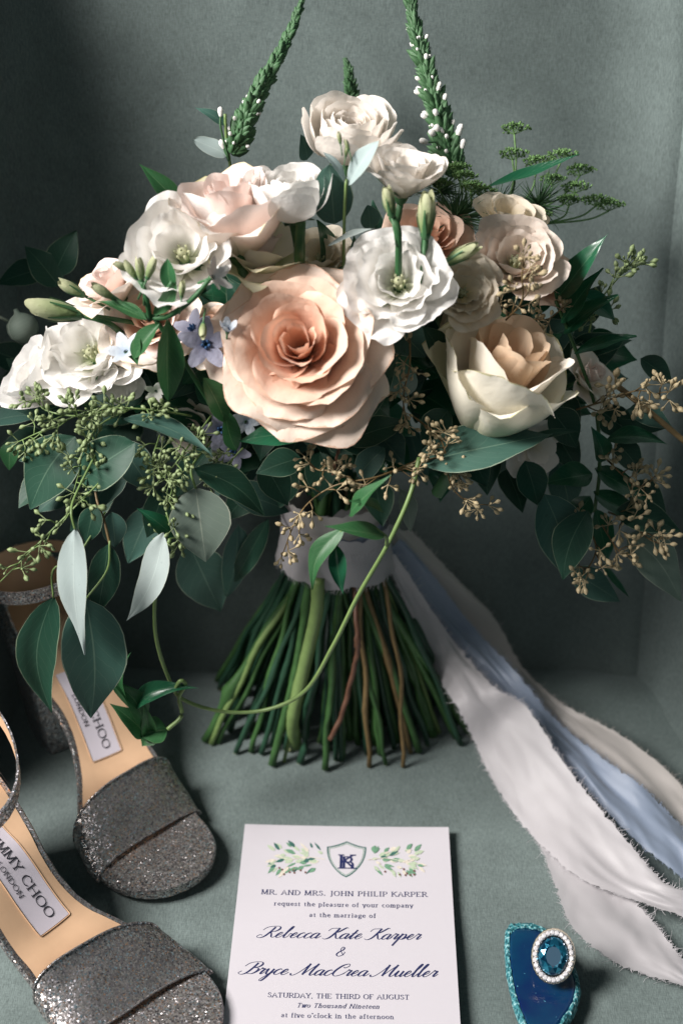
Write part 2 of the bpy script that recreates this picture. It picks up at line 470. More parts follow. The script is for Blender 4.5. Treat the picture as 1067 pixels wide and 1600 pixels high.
def petal_mb(L, W, a0, a1, curl, r0, rho_k, tipdrop, tip_pow, ruffle, edgecurl, spiral, phi, seed, nu=11, nv=11, z0=0.0, cup=1.0, wbase=0.35, freq=3.0, notch=0.0):
    NS = 40
    tab = []
    r, z = r0, z0
    for i in range(NS + 1):
        v = i / NS
        al = a0 + (a1 - a0) * v ** 1.1 + curl * max(0.0, (v - 0.66) / 0.34) ** 1.6
        tab.append((r, z, al))
        r += math.sin(al) * L / NS; z += math.cos(al) * L / NS
    def ev(v):
        x = min(max(v, 0), 1) * NS; i = min(int(x), NS - 1); f = x - i
        return [tab[i][k] * (1 - f) + tab[i + 1][k] * f for k in range(3)]
    mb = MB(); rows = []; uvs = []
    cp, sp = math.cos(phi), math.sin(phi)
    for i in range(nv + 1):
        v = i / nv; row = []; ur = []
        wf = wbase + (1 - wbase) * math.sin(min(1, v * 1.25) * math.pi / 2) ** 0.9
        if v > 0.8: wf *= 1 - 0.10 * ((v - 0.8) / 0.2) ** 2
        for j in range(nu + 1):
            u = -1 + 2 * j / nu
            n1 = nz(u * 1.7 + seed, v * 1.5, seed * 0.7)
            vv = v * (1 - tipdrop * abs(u) ** tip_pow + 0.05 * n1 * v - notch * max(0, 1 - abs(u) * 4) * v)
            r_, z_, al = ev(vv)
            rho = max(rho_k * max(r_, 0.02), 0.05)
            t = u * W * wf
            ang = t / rho
            ang = max(-2.6, min(2.6, ang))
            xl = rho * math.sin(ang); inn = cup * rho * (1 - math.cos(ang))
            off = inn - edgecurl * abs(u) ** 3 * v ** 2 * (1 + 0.6 * n1)
            off += ruffle * v ** 2 * (nz(u * freq + seed * 3.1, v * 2.0, seed) * 1.5 + 0.6 * nz(u * freq * 2.3, v * 3, seed + 9))
            off += 0.018 * nz(u * 1.4 + seed, v * 1.6 + seed, 5.5) * v
            rr = r_ + spiral * u * v - math.cos(al) * off
            zz = z_ + math.sin(al) * off
            row.append(Vector((cp * rr - sp * xl, sp * rr + cp * xl, zz)))
            ur.append(((u + 1) / 2, v))
        rows.append(row); uvs.append(ur)
    mb.grid(rows, uvs)
    return mb

def flower(name, px, py, d, diam, axis, label, roll=0.0, zc=0.45, stem=True, Y=None):
    """part with its own frame: +z is the flower's axis, unit = flower radius."""
    c = P(px, py, Y) if Y else B(px, py, d)
    R = diam * 0.5 * pxm(c)
    ax = vdir(*axis)
    q = ax.to_track_quat('Z', 'Y').to_matrix().to_4x4()
    mat = Matrix.Translation(c - ax * (zc * R)) @ q @ Matrix.Rotation(roll, 4, 'Z') @ Matrix.Scale(R, 4)
    mb = MB()
    mb.pod(Vector((0, 0, -0.22)), Vector((0, 0, 1)), 0.34, 0.16, [(0, 0.35), (0.25, 0.8), (0.6, 1), (1, 0.6)], 8)
    if stem:
        mb.tube([(0, 0, -0.2), (0.03, 0.02, -0.5), (0.02, 0.05, -0.9)], [0.075, 0.07, 0.065], 7)
    o = mb.build(name, M['sepal'], bq, label)
    o.matrix_basis = mat
    WM[o.name] = mat
    return o
def sepals(o, n=5, L=0.55, W=0.10, a=1.9, r0=0.10, seed=0):
    for k in range(n):
        mb = petal_mb(L, W, a, a * 0.75, 0.2, r0, 3, 0.6, 1.2, 0.03, 0, 0, k * 2 * math.pi / n + seed, seed + k, 4, 6, 0.0)
        mb.build('sepal', M['sepal'], o, local=True)

def rose(px, py, d, diam, axis, mats, label, n=30, opening=60, roll=0.0, seed=1, zc=0.45, stem=True, nin=6, tall=1.0, Y=None, guard=None, a0o=38, cl=1.0, flat=1.0):
    o = flower('rose', px, py, d, diam, axis, label, roll, zc, stem, Y)
    rr = random.Random(seed)
    ph = rr.random() * 6
    for i in range(n):
        ph += 2.39996 + rr.uniform(-0.22, 0.22)
        if i < nin:
            q = i / nin
            mb = petal_mb(0.80 * tall, 0.16 + 0.12 * q, D(16 + 10 * q), D(-3 + 8 * q), D(6 + 26 * q), 0.025 + 0.03 * q, 1.0, 0.10, 2.2, 0.015, 0.01 * q, 0.035 + 0.03 * q, ph, seed * 3.7 + i, 12, 10)
            mm = mats[0]
        else:
            q = (i - nin) / max(1, n - nin - 1)
            tw = rr.uniform(-5, 6)
            mb = petal_mb((0.84 + 0.34 * q + rr.uniform(-.05, .05)) * (tall * (1 - q) + q), 0.40 + 0.40 * q ** 0.8, D(a0o - 6 + 36 * q + tw), D(6 + opening * q ** 0.85 + tw), D((24 + 30 * q + rr.uniform(-10, 14)) * cl),
                          0.05 + 0.07 * q, 1.10 + 0.8 * flat * q ** 2, 0.22 + 0.19 * q, 1.40, 0.022 + 0.02 * q, 0.06 + 0.17 * q, 0.05, ph, seed * 5.1 + i, 15, 14, z0=-0.10 * q)
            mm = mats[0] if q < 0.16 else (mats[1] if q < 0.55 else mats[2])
            if guard and q > guard[0]: mm = guard[1]
        mb.build('petal', M[mm], o, local=True)
    return o

def lisianthus(px, py, d, diam, axis, mat, label, n=15, a=(50, 8), b=(72, 40), roll=0.0, seed=1, zc=0.4, heart=True, ruf=0.075, Y=None, name='lisianthus', Ls=(0.82, 1.15), curl=26, stem=True):
    o = flower(name, px, py, d, diam, axis, label, roll, zc, stem, Y)
    rr = random.Random(seed)
    ph = rr.random() * 6
    for i in range(n):
        q = i / (n - 1)
        ph += 2.39996 + rr.uniform(-0.3, 0.3)
        mb = petal_mb(Ls[0] + (Ls[1] - Ls[0]) * q + rr.uniform(-.05, .05), 0.50 + 0.30 * q, D(a[0] + (b[0] - a[0]) * q + rr.uniform(-6, 6)), D(a[1] - 12 * (1 - q) + (b[1] - a[1]) * q + rr.uniform(-9, 9)), D(curl * (0.3 + q) + rr.uniform(-14, 14)),
                      0.05 + 0.05 * q, 1.25 + 0.6 * q, 0.14, 2.6, ruf * (0.7 + 0.6 * q), 0.03, 0.03, ph, seed * 2.3 + i, 17, 12, z0=-0.06 * q, freq=2.7)
        mb.build('petal', M[mat], o, local=True)
    if heart:
        mb = MB()
        mb.pod(Vector((0, 0, 0)), Vector((0, 0, 1)), 0.42, 0.10, [(0, 0.9), (0.5, 1), (0.8, 0.5), (0.92, 0.9), (1, 0.2)], 8)
        for k in range(6):
            t = k * 1.05
            mb.tube([(0.06 * math.cos(t), 0.06 * math.sin(t), 0.1), (0.12 * math.cos(t), 0.12 * math.sin(t), 0.40)], [0.016, 0.026], 5)
        mb.build('pistil', M['bud_green'], o, local=True)
    sepals(o, 5, 0.6, 0.07, 1.1, 0.12, seed)
    return o

def ranunculus(px, py, d, diam, axis, mat, label, n=34, seed=1, Y=None, zc=0.5):
    o = flower('ranunculus', px, py, d, diam, axis, label, 0, zc, True, Y)
    rr = random.Random(seed); ph = 0
    for i in range(n):
        q = i / (n - 1)
        ph += 2.39996 + rr.uniform(-0.25, 0.25)
        mb = petal_mb(0.72 + 0.72 * q, 0.26 + 0.26 * q, D(48 + 48 * q), D(-48 + 26 * q), D(10 + 26 * q), 0.04 + 0.06 * q, 1.05 + 0.25 * q, 0.10, 2.4, 0.03, 0.03, 0.02, ph, seed + i * 1.3, 9, 10, z0=0.12 - 0.12 * q, freq=2)
        mb.build('petal', M[mat], o, local=True)
    sepals(o, 5, 0.5, 0.12, 1.7, 0.10, seed)
    return o

def small_flower(px, py, d, diam, axis, mat, label, n=5, W=0.30, roll=0.0, seed=0, a=(70, 82), Y=None, corona=True, name='tweedia_flower', L=1.0):
    o = flower(name, px, py, d, diam, axis, label, roll, 0.15, True, Y)
    for k in range(n):
        mb = petal_mb(L, W, D(a[0]), D(a[1]), D(8), 0.06, 4, 0.35, 2.2, 0.05, 0.03, 0, k * 2 * math.pi / n, seed + k, 6, 7, 0.05, wbase=0.5)
        mb.build('petal', M[mat], o, local=True)
    if corona:
        mb = MB()
        for k in range(5):
            t = (k + 0.5) * 2 * math.pi / 5
            mb.pod(Vector((0.10 * math.cos(t), 0.10 * math.sin(t), 0.05)), Vector((0.25 * math.cos(t), 0.25 * math.sin(t), 1)), 0.24, 0.075, [(0, 0.6), (0.5, 1), (1, 0.2)], 6)
        mb.build('corona', M['corona'], o, local=True)
    return o

def bud(px, py, d, length, axis, mat, label, fat=0.34, seed=0, Y=None, sep=True, name='flower_bud'):
    """closed spiral bud: unit = bud length, base at the pixel."""
    c = P(px, py, Y) if Y else B(px, py, d)
    R = length * pxm(c)
    ax = vdir(*axis)
    mat4 = Matrix.Translation(c) @ ax.to_track_quat('Z', 'Y').to_matrix().to_4x4() @ Matrix.Scale(R, 4)
    mb = MB()
    mb.pod(Vector((0, 0, -0.05)), Vector((0, 0, 1)), 0.25, fat * 0.42, [(0, 0.3), (0.4, 0.9), (1, 0.7)], 8)
    mb.tube([(0, 0, 0), (0.01, 0.02, -0.5), (0.05, 0.03, -0.9)], [0.05, 0.045, 0.045], 6)
    o = mb.build(name, M['sepal'], bq, label)
    o.matrix_basis = mat4; WM[o.name] = mat4
    for k in range(4):
        m2 = petal_mb(1.0 - 0.05 * k, fat * 0.95, D(24), D(-24), D(6), fat * 0.2, 1.0, 0.30, 1.5, 0.02, 0.0, 0.03, k * 1.75 + seed, seed + k, 10, 9)
        m2.build('petal', M[mat], o, local=True)
    if sep:
        for k in range(5):
            m2 = petal_mb(0.75, 0.045, D(22), D(-2), D(14), fat * 0.26, 1.6, 0.7, 1.1, 0.0, 0, 0, k * 1.2566 + seed, seed + k, 3, 7, -0.02)
            m2.build('sepal', M['sepal'], o, local=True)
    return o

SHAPES = {
    'ovate': lambda v: max(0.0, math.sin(math.pi * v ** 0.78)) ** 0.85 * (1 - 0.25 * v ** 3),
    'lance': lambda v: max(0.0, math.sin(math.pi * v ** 0.70)) ** 1.15,
    'round': lambda v: max(0.0, math.sin(math.pi * v ** 0.92)) ** 0.55,
    'ellip': lambda v: max(0.0, math.sin(math.pi * v)) ** 0.8,
}
LN = [0]
def leaf(base, tip, wpx, mat='euc', shape='ovate', n=(0, 0.25, 1), bend=0.08, fold=0.18, sweep=0.0, wave=0.03, twist=0.0, name='eucalyptus_leaf', label=None, curl=0.0, parent=None, petiole=0.0):
    LN[0] += 1; sd = LN[0] * 1.37
    a = tip - base; L = a.length
    w = wpx * pxm((base + tip) / 2) * 0.5
    nn = vdir(*n)
    ad = a.normalized()
    side = ad.cross(nn); side.normalize()
    nn = side.cross(ad).normalized()
    mb = MB(); rows = []; uvs = []
    NV, NU = 14, 8
    f = SHAPES[shape]
    for i in range(NV + 1):
        v = i / NV
        c = base + a * v + nn * (bend * L * math.sin(math.pi * v) - curl * L * v ** 3) + side * (sweep * L * math.sin(math.pi * v))
        ta = twist * (v - 0.5)
        s2 = side * math.cos(ta) + nn * math.sin(ta); n2 = nn * math.cos(ta) - side * math.sin(ta)
        ww = w * max(f(v), 0.015)
        r = []; ur = []
        for j in range(NU + 1):
            u = -1 + 2 * j / NU
            h = fold * abs(u) ** 1.3 * ww + wave * L * nz(v * 3 + sd, u * 0.8, sd) * abs(u) ** 1.5 + 0.02 * L * nz(v * 2 + sd, u, sd + 4)
            edge = 1 + 0.05 * nz(v * 7, u * 3 + sd, sd)
            r.append(c + s2 * (u * ww * edge) + n2 * h); ur.append(((u + 1) / 2, v))
        rows.append(r); uvs.append(ur)
    mb.grid(rows, uvs)
    if petiole:
        q = base - a.normalized() * petiole * L
        mb.tube([base + a * 0.03, base - a * petiole * 0.5 + nn * 0.02 * L, q], [0.0006, 0.0006, 0.0007], 5)
    return mb.build(name, M[mat], parent or bq, label)

def stem_tube(pts, rpx, mat='stem', name='stem', n=6, samp=6, taper=0.0, label=None, nodes=False, seed=0):
    pp = crom(pts, samp)
    r0 = rpx * pxm(pp[0])
    m = len(pp)
    if nodes:
        r8 = random.Random(seed + 5)
        j8 = Vector((r8.uniform(-1, 1), r8.uniform(-.5, .5), 0)) * 0.0035
        for i in range(1, m - 1): pp[i] = pp[i] + j8 * math.sin(i * 1.1 + seed) * 0.35 + j8 * math.sin(math.pi * i / m)
    rr = [r0 * (1 - taper * i / (m - 1)) * (1 + (0.10 * nz(i * 0.9, seed, 2))) for i in range(m)]
    if nodes:
        r9 = random.Random(seed)
        for _ in range(2):
            k = r9.randrange(2, m - 2)
            rr[k] *= 1.42; rr[k + 1] *= 1.1
    mb = MB(); mb.tube(pp, rr, n)
    return mb.build(name, M[mat], bq, label)

POD = [(0, 0.22), (0.12, 0.35), (0.45, 0.95), (0.65, 1.0), (0.85, 0.62), (1.0, 0.12)]
def seed_sprig(path, mat='seed', ncl=6, size=1.0, seed=0, label=None, spread=22, smat='stem_light', last=True):
    """seeded eucalyptus: a stem with side stalks that each end in a star of little pods."""
    rr = random.Random(seed)
    pp = crom(path, 6)
    r = 1.6 * pxm(pp[0])
    mb = MB(); mb.tube(pp, [r * (1.1 - 0.5 * i / len(pp)) for i in range(len(pp))], 5)
    ends = []
    for k in range(ncl):
        t = 0.12 + 0.88 * (k + 0.5 * rr.random()) / ncl
        i = min(int(t * (len(pp) - 1)), len(pp) - 2)
        p = pp[i]; tan = (pp[i + 1] - p).normalized()
        side = vdir(rr.uniform(-1, 1), rr.uniform(-1, 1), rr.uniform(-0.1, 1.0))
        dr = (tan * 0.55 + side * 0.9).normalized()
        q = p + dr * (spread * rr.uniform(0.7, 1.25) * size * pxm(p))
        mb.tube([p, p.lerp(q, 0.55) + side * 0.0012, q], [r * 0.75, r * 0.62, r * 0.6], 5)
        ends.append((q, dr))
    if last: ends.append((pp[-1], (pp[-1] - pp[-3]).normalized()))
    o = mb.build('seed_sprig', M[smat], bq, label)
    for q, dr in ends:
        m2 = MB()
        for k in range(rr.randint(5, 8)):
            s = Vector((rr.gauss(0, 1), rr.gauss(0, 1), rr.gauss(0, 1))).normalized()
            dd = (dr * 0.75 + s).normalized()
            l = 16 * size * pxm(q) * rr.choice((0.6, 0.85, 1.0, 1.1, 1.25))
            st = q + dd * l * 0.85
            m2.tube([q, st], [r * 0.42, r * 0.5], 4, False)
            m2.pod(st, dd, l * 0.80, l * 0.23, POD, 7)
        c = m2.build('seed_cluster', M[mat], o)
    return o

# ---- flowers
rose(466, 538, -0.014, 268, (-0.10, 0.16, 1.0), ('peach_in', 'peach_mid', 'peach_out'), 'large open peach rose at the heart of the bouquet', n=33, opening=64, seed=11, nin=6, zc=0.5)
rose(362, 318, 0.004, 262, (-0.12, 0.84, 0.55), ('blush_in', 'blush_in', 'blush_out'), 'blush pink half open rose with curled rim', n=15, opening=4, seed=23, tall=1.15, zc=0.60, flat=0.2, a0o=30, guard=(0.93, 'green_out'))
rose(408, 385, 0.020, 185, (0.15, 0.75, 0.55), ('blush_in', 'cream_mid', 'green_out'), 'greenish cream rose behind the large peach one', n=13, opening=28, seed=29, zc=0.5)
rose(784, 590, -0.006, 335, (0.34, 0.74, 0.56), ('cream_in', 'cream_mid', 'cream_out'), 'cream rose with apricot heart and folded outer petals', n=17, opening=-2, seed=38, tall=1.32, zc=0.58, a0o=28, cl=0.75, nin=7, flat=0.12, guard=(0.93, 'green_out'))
rose(672, 368, 0.055, 150, (0.1, 0.5, 0.8), ('peach_in', 'peach_mid', 'peach_mid'), 'peach rose tucked behind the white lisianthus', n=20, opening=50, seed=41)
rose(858, 425, 0.045, 130, (0.5, 0.4, 0.7), ('peach_in', 'peach_mid', 'peach_mid'), 'peach rose half hidden behind the vine leaves', n=16, opening=45, seed=43)
rose(925, 585, 0.03, 105, (0.6, 0.3, 0.6), ('blush_in', 'blush_out', 'blush_out'), 'dusky pink rose in shade behind the vine', n=14, opening=45, seed=47)
rose(172, 440, 0.012, 140, (-0.45, 0.72, 0.55), ('blush_in', 'blush_in', 'blush_out'), 'blush rose at the left behind the buds', n=16, opening=36, seed=53)
rose(235, 500, 0.02, 165, (-0.1, 0.3, 0.9), ('peach_mid', 'blush_in', 'blush_out'), 'pale pink rose behind the tweedia sprig', n=22, opening=52, seed=59)
rose(300, 668, 0.045, 110, (-0.2, -0.4, 0.8), ('blush_in', 'cream_mid', 'cream_mid'), 'cream rose in shade under the tweedia', n=14, opening=40, seed=61)
rose(335, 520, 0.03, 120, (-0.3, 0.3, 0.8), ('peach_in', 'peach_mid', 'blush_out'), 'small peach rose beside the large peach one', n=16, opening=50, seed=63)

lisianthus(284, 392, -0.006, 186, (-0.05, 0.30, 0.95), 'white', 'white lisianthus with green heart beside the blush rose', n=12, seed=2, a=(46, 4), b=(70, 26), ruf=0.06)
ranunculus(454, 303, 0.008, 148, (-0.05, 0.80, 0.55), 'white', 'white ranunculus seen from the side above a thick stem', seed=4, n=26)
ranunculus(546, 208, 0.02, 160, (0.08, 0.66, 0.72), 'white_warm', 'domed warm white ranunculus at the top of the bouquet', seed=5, n=36)
lisianthus(634, 262, 0.0, 150, (0.12, 0.80, 0.62), 'white_warm', 'warm white lisianthus above two green buds', n=12, seed=6, a=(34, 2), b=(52, 32), ruf=0.05, zc=0.62, curl=44)
lisianthus(622, 438, -0.004, 172, (-0.1, 0.20, 1.0), 'white', 'white ruffled lisianthus right of the large peach rose', n=14, seed=8, ruf=0.10, a=(50, 8), b=(76, 46))
lisianthus(724, 456, 0.004, 118, (0.15, 0.05, 1.0), 'lis_cream', 'small cream lisianthus with yellowed centre', n=15, seed=9, ruf=0.10)
lisianthus(806, 405, 0.015, 150, (0.12, 0.45, 0.9), 'lis_blush', 'blush lisianthus behind the tan seed pods', n=15, seed=10, ruf=0.07)
lisianthus(798, 340, 0.04, 118, (0.2, 0.7, 0.6), 'lis_cream', 'cream lisianthus below the green umbels', n=12, seed=12, ruf=0.06)
lisianthus(64, 590, -0.006, 150, (-0.75, 0.45, 0.45), 'white', 'white funnel shaped lisianthus at the far left', n=9, seed=13, a=(28, 16), b=(34, 22), zc=0.72, Ls=(1.15, 1.5), curl=20, ruf=0.07)
lisianthus(140, 548, 0.004, 172, (-0.2, 0.35, 0.9), 'white', 'white lisianthus with a long folded petal', n=13, seed=14, ruf=0.09, a=(50, 14), b=(80, 55))
lisianthus(185, 590, 0.004, 95, (0.1, -0.5, 0.8), 'white', 'white drooping lisianthus beside the tweedia leaf', n=6, seed=15, ruf=0.06, a=(45, 25), b=(60, 40))
lisianthus(838, 700, 0.012, 95, (0.35, -0.35, 0.8), 'white_warm', 'pale blossom hanging below the cream rose', n=6, seed=16, ruf=0.05, a=(50, 20), b=(75, 50), heart=False)
lisianthus(735, 520, 0.05, 110, (0.0, 0.2, 0.9), 'lis_cream', 'shaded cream lisianthus deep between the roses', n=12, seed=18)
lisianthus(500, 400, 0.06, 110, (0.0, 0.5, 0.8), 'lis_cream', 'cream lisianthus deep behind the large peach rose', n=10, seed=19)

# ---- tweedia
small_flower(322, 538, -0.012, 84, (0.05, -0.05, 1.0), 'blue', 'lilac blue tweedia flower facing out', seed=1, roll=0.3)
small_flower(300, 512, 0.0, 70, (-0.4, 0.5, 0.7), 'blue', 'lilac blue tweedia flower turned upward', seed=2, roll=0.9)
small_flower(356, 516, -0.016, 46, (0.15, 0.65, 0.65), 'paleblue', 'half open pale tweedia flower with blue centre', seed=3, a=(45, 20))
small_flower(196, 548, -0.016, 66, (-0.35, 0.45, 0.7), 'paleblue', 'pale blue tweedia flower at the left', seed=4, corona=False, a=(60, 60))
small_flower(345, 672, -0.004, 66, (0.2, -0.2, 0.9), 'blue', 'lilac blue tweedia flower under the peach rose', seed=5, roll=0.5)
small_flower(365, 706, -0.004, 58, (-0.2, -0.4, 0.8), 'blue', 'lilac blue tweedia flower lowest of its sprig', seed=6)
small_flower(385, 660, 0.0, 52, (0.3, -0.3, 0.9), 'paleblue', 'pale blue tweedia flower tucked under the rose', seed=7, corona=False)
small_flower(335, 432, -0.022, 66, (0.75, 0.25, 0.55), 'white_bud', 'small white waxy star flower', seed=8, corona=False, a=(55, 65), name='star_flower', W=0.26)
small_flower(244, 612, -0.014, 40, (0.1, -0.6, 0.7), 'white_bud', 'small white waxy flower hanging below the leaf', seed=9, corona=False, name='star_flower')
stem_tube([B(222, 492, -0.016), B(258, 496, -0.020), B(300, 468, -0.024), B(328, 436, -0.022)], 5, 'soft', 'tweedia_stem', taper=0.2)
stem_tube([B(235, 500, -0.018), B(230, 470, -0.024), B(222, 440, -0.026)], 4.5, 'soft', 'tweedia_stem')
stem_tube([B(238, 498, -0.018), B(200, 480, -0.022), B(172, 462, -0.022)], 4.5, 'soft', 'tweedia_stem')
stem_tube([B(245, 500, -0.018), B(252, 470, -0.022), B(270, 440, -0.024)], 4, 'soft', 'tweedia_stem')
stem_tube([B(240, 495, -0.018), B(285, 560, -0.010), B(325, 625, 0.0), B(350, 670, 0.0)], 4, 'soft', 'tweedia_stem')
for k, (x, y, L, a) in enumerate([(222, 440, 42, (-0.1, 1, 0.4)), (214, 436, 36, (-0.7, 1, 0.4)), (230, 436, 40, (0.45, 1, 0.4)), (178, 466, 44, (-0.9, 0.55, 0.5)), (284, 465, 30, (0.1, 0.9, 0.4)), (318, 505, 34, (0.0, -0.8, 0.6)), (206, 424, 34, (-0.9, 0.4, 0.5))]):
    bud(x, y, -0.026, L, a, 'bud_green', 'soft green tweedia bud', 0.30, k, sep=False, name='tweedia_bud')
for (b, t, w, sh, nn, sw) in [((262, 498), (264, 628), 50, 'ellip', (0.5, 0.2, 0.8), 0.05), ((268, 456), (262, 404), 27, 'ellip', (-0.2, 0.3, 1), 0), ((240, 492), (276, 440), 24, 'ellip', (0.5, 0.4, 0.8), 0.05),
                          ((318, 590), (352, 660), 48, 'ellip', (0.4, 0.3, 0.8), 0), ((352, 640), (370, 704), 36, 'ellip', (0.5, 0.1, 0.8), 0.1), ((250, 505), (210, 560), 34, 'ellip', (0.1, 0.5, 0.8), 0),
                          ((230, 500), (152, 470), 26, 'lance', (0.1, 0.6, 0.8), 0), ((220, 520), (215, 570), 26, 'ellip', (-0.5, 0.4, 0.8), 0)]:
    leaf(B(*b, -0.022), B(*t, -0.026), w, 'soft', sh, nn, 0.06, 0.35, sw, name='tweedia_leaf')

# ---- green buds
bud(128, 492, -0.006, 92, (-0.95, 0.12, 0.3), 'bud_green', 'long pale green lisianthus bud pointing left', 0.30, 1)
bud(132, 462, -0.006, 50, (-0.85, 0.45, 0.3), 'bud_green', 'small pale green lisianthus bud above the long one', 0.34, 2)
bud(612, 338, -0.010, 52, (-0.2, 0.95, 0.35), 'bud_green', 'green bud under the warm white lisianthus', 0.36, 3)
bud(664, 372, -0.006, 78, (0.05, 1, 0.3), 'bud_green', 'upright green bud beside the peach rose', 0.30, 4)
bud(694, 412, 0.0, 66, (0.85, 0.42, 0.3), 'bud_green', 'pale green furled bud above the cream lisianthus', 0.26, 5)
stem_tube([B(612, 338, -0.008), B(622, 365, -0.008), B(622, 440, 0.0)], 6, 'soft', 'bud_stem')
stem_tube([B(664, 372, -0.004), B(660, 395, 0.0), B(640, 425, 0.012)], 6, 'soft', 'bud_stem')
stem_tube([B(470, 345, 0.004), B(468, 400, 0.01), B(470, 440, 0.03)], 9, 'stem', 'bud_stem')
stem_tube([B(128, 492, -0.006), B(170, 505, 0.0), B(200, 530, 0.02)], 5, 'soft', 'bud_stem')
# round green pod at the far left
def pod_fruit(px, py, Y, dia, label):
    c = P(px, py, Y); R = dia / 2 * pxm(c); mb = MB()
    ax = vdir(-0.3, 0.9, 0.3)
    mb.pod(c - ax * R, ax, 2 * R, R, [(0, 0.1), (0.1, 0.6), (0.3, 0.93), (0.5, 1), (0.72, 0.9), (0.9, 0.5), (0.97, 0.2), (1.12, 0.12)], 12)
    return mb.build('green_pod', M['euc_olive'], bq, label)
pod_fruit(36, 512, 0.775, 50, 'round grey green pod at the far left')
stem_tube([P(-12, 492, 0.775), P(10, 500, 0.775), P(60, 530, 0.79), P(120, 560, 0.80)], 3, 'euc_olive', 'pod_stem')

# ---- veronica spikes
def veronica(path, wpx, label, white=(0.3, 0.75), seed=0, fat=1.0):
    rr = random.Random(seed)
    pp = crom(path, 14)
    k0 = pxm(pp[0])
    mb = MB(); mb.tube(pp, [k0 * (4.2 - 3.0 * i / len(pp)) for i in range(len(pp))], 6)
    o = mb.build('veronica_spike', M['spike'], bq, label)
    m1, m2 = MB(), MB()
    m = len(pp)
    N = int(m * 8)
    for i in range(N):
        t = i / N; x = t * (m - 1); j = min(int(x), m - 2)
        p = pp[j].lerp(pp[j + 1], x - j); tan = (pp[j + 1] - pp[j]).normalized()
        a = tan.orthogonal().normalized(); b = tan.cross(a); th = i * 2.39996
        out = a * math.cos(th) + b * math.sin(th)
        sz = wpx * (1 - 0.72 * t ** 1.4) * k0 * rr.uniform(0.8, 1.2)
        dr = (out * (0.75 - 0.35 * t) * rr.uniform(0.6, 1.5) + tan * (0.65 + 0.5 * t) + a * rr.uniform(-.2, .2)).normalized()
        sz *= rr.choice((0.75, 0.9, 1.0, 1.15)) * (0.75 + 0.25 * min(1, t * 8))
        m1.pod(p + out * k0 * 1.5, dr, sz * 0.95, sz * 0.17 * fat, [(0, 0.5), (0.35, 1), (0.75, 0.6), (1, 0.05)], 5)
        if white[0] > t and rr.random() < white[1] * (1 - 0.7 * t / white[0]):
            q = p + dr * sz * 0.75
            m2.pod(q, dr, sz * 0.36, sz * 0.13, [(0, 0.5), (0.5, 1), (0.85, 0.8), (1, 0.1)], 6)
    m1.build('sepal_spikes', M['spike'], o)
    if m2.v: m2.build('white_buds', M['white_bud'], o)
veronica([P(362, 240, 0.80), P(378, 205, 0.805), P(400, 150, 0.815), P(432, 95, 0.83), P(456, 45, 0.845), P(472, 2, 0.855)], 27, 'green veronica spike bending right with few white buds', (0.42, 0.16), 1, 1.7)
veronica([P(712, 275, 0.80), P(696, 225, 0.81), P(676, 150, 0.825), P(655, 75, 0.84), P(642, 10, 0.855), P(640, -20, 0.86)], 34, 'tall veronica spike dotted with white buds', (0.85, 0.22), 2, 1.25)
veronica([P(548, 185, 0.865), P(548, 150, 0.87), P(546, 118, 0.872), P(540, 94, 0.876)], 19, 'short blurred veronica spike behind the ranunculus', (0.0, 0), 3, 1.4)
for (x, y, a) in [(722, 232, (0.15, 1, 0.3)), (700, 262, (0.9, 0.7, 0.3)), (668, 222, (-0.9, 0.1, 0.4)), (690, 300, (-0.2, 1, 0.4)), (345, 182, (0, 1, 0.3)), (350, 232, (-0.4, 1, 0.5))]:
    p = P(x, y, 0.80); m = MB()
    ax = vdir(*a); s = pxm(p)
    m.pod(p, ax, 15 * s, 5 * s, [(0, 0.5), (0.5, 1), (0.85, 0.8), (1, 0.1)], 7)
    m.build('white_bud', M['white_bud'], bq)
    stem_tube([p, p - ax * 18 * s, P(x * 0.6 + 0.4 * 705, y + 45, 0.805) if x > 500 else P(358, 250, 0.80)], 1.8, 'spike', 'bud_stalk')

# ---- green umbels and needle foliage
def umbel(px, py, Y, foot, R=20, seed=0):
    rr = random.Random(seed)
    c = P(px, py, Y); s = pxm(c); f = P(*foot)
    mb = MB(); mb.tube(crom([f, f.lerp(c, 0.6) + Vector((0.003, 0, -0.002)), c], 5), 1.5 * s, 5)
    tops = []
    for k in range(9):
        th = k * 2.4; q = math.sqrt((k + 0.5) / 9)
        e = c + vdir(math.cos(th), 0.0, math.sin(th)) * (R * s * q) + CU * (6 * s * (1 - q * q) + 7 * s)
        mb.tube([c, e], 0.6 * s, 4, False); tops.append(e)
    o = mb.build('umbel', M['umbel'], bq, 'flat green umbel of tiny buds')
    m2 = MB()
    for e in tops:
        for k in range(16):
            d = vdir(rr.uniform(-1, 1), rr.uniform(-0.15, 0.9), rr.uniform(-1, 1))
            m2.pod(e + d * 4.2 * s * rr.uniform(0.5, 1.2), d, 3.6 * s, 1.6 * s, [(0, 0.5), (0.5, 1), (1, 0.4)], 5)
    m2.build('umbel_buds', M['umbel'], o)
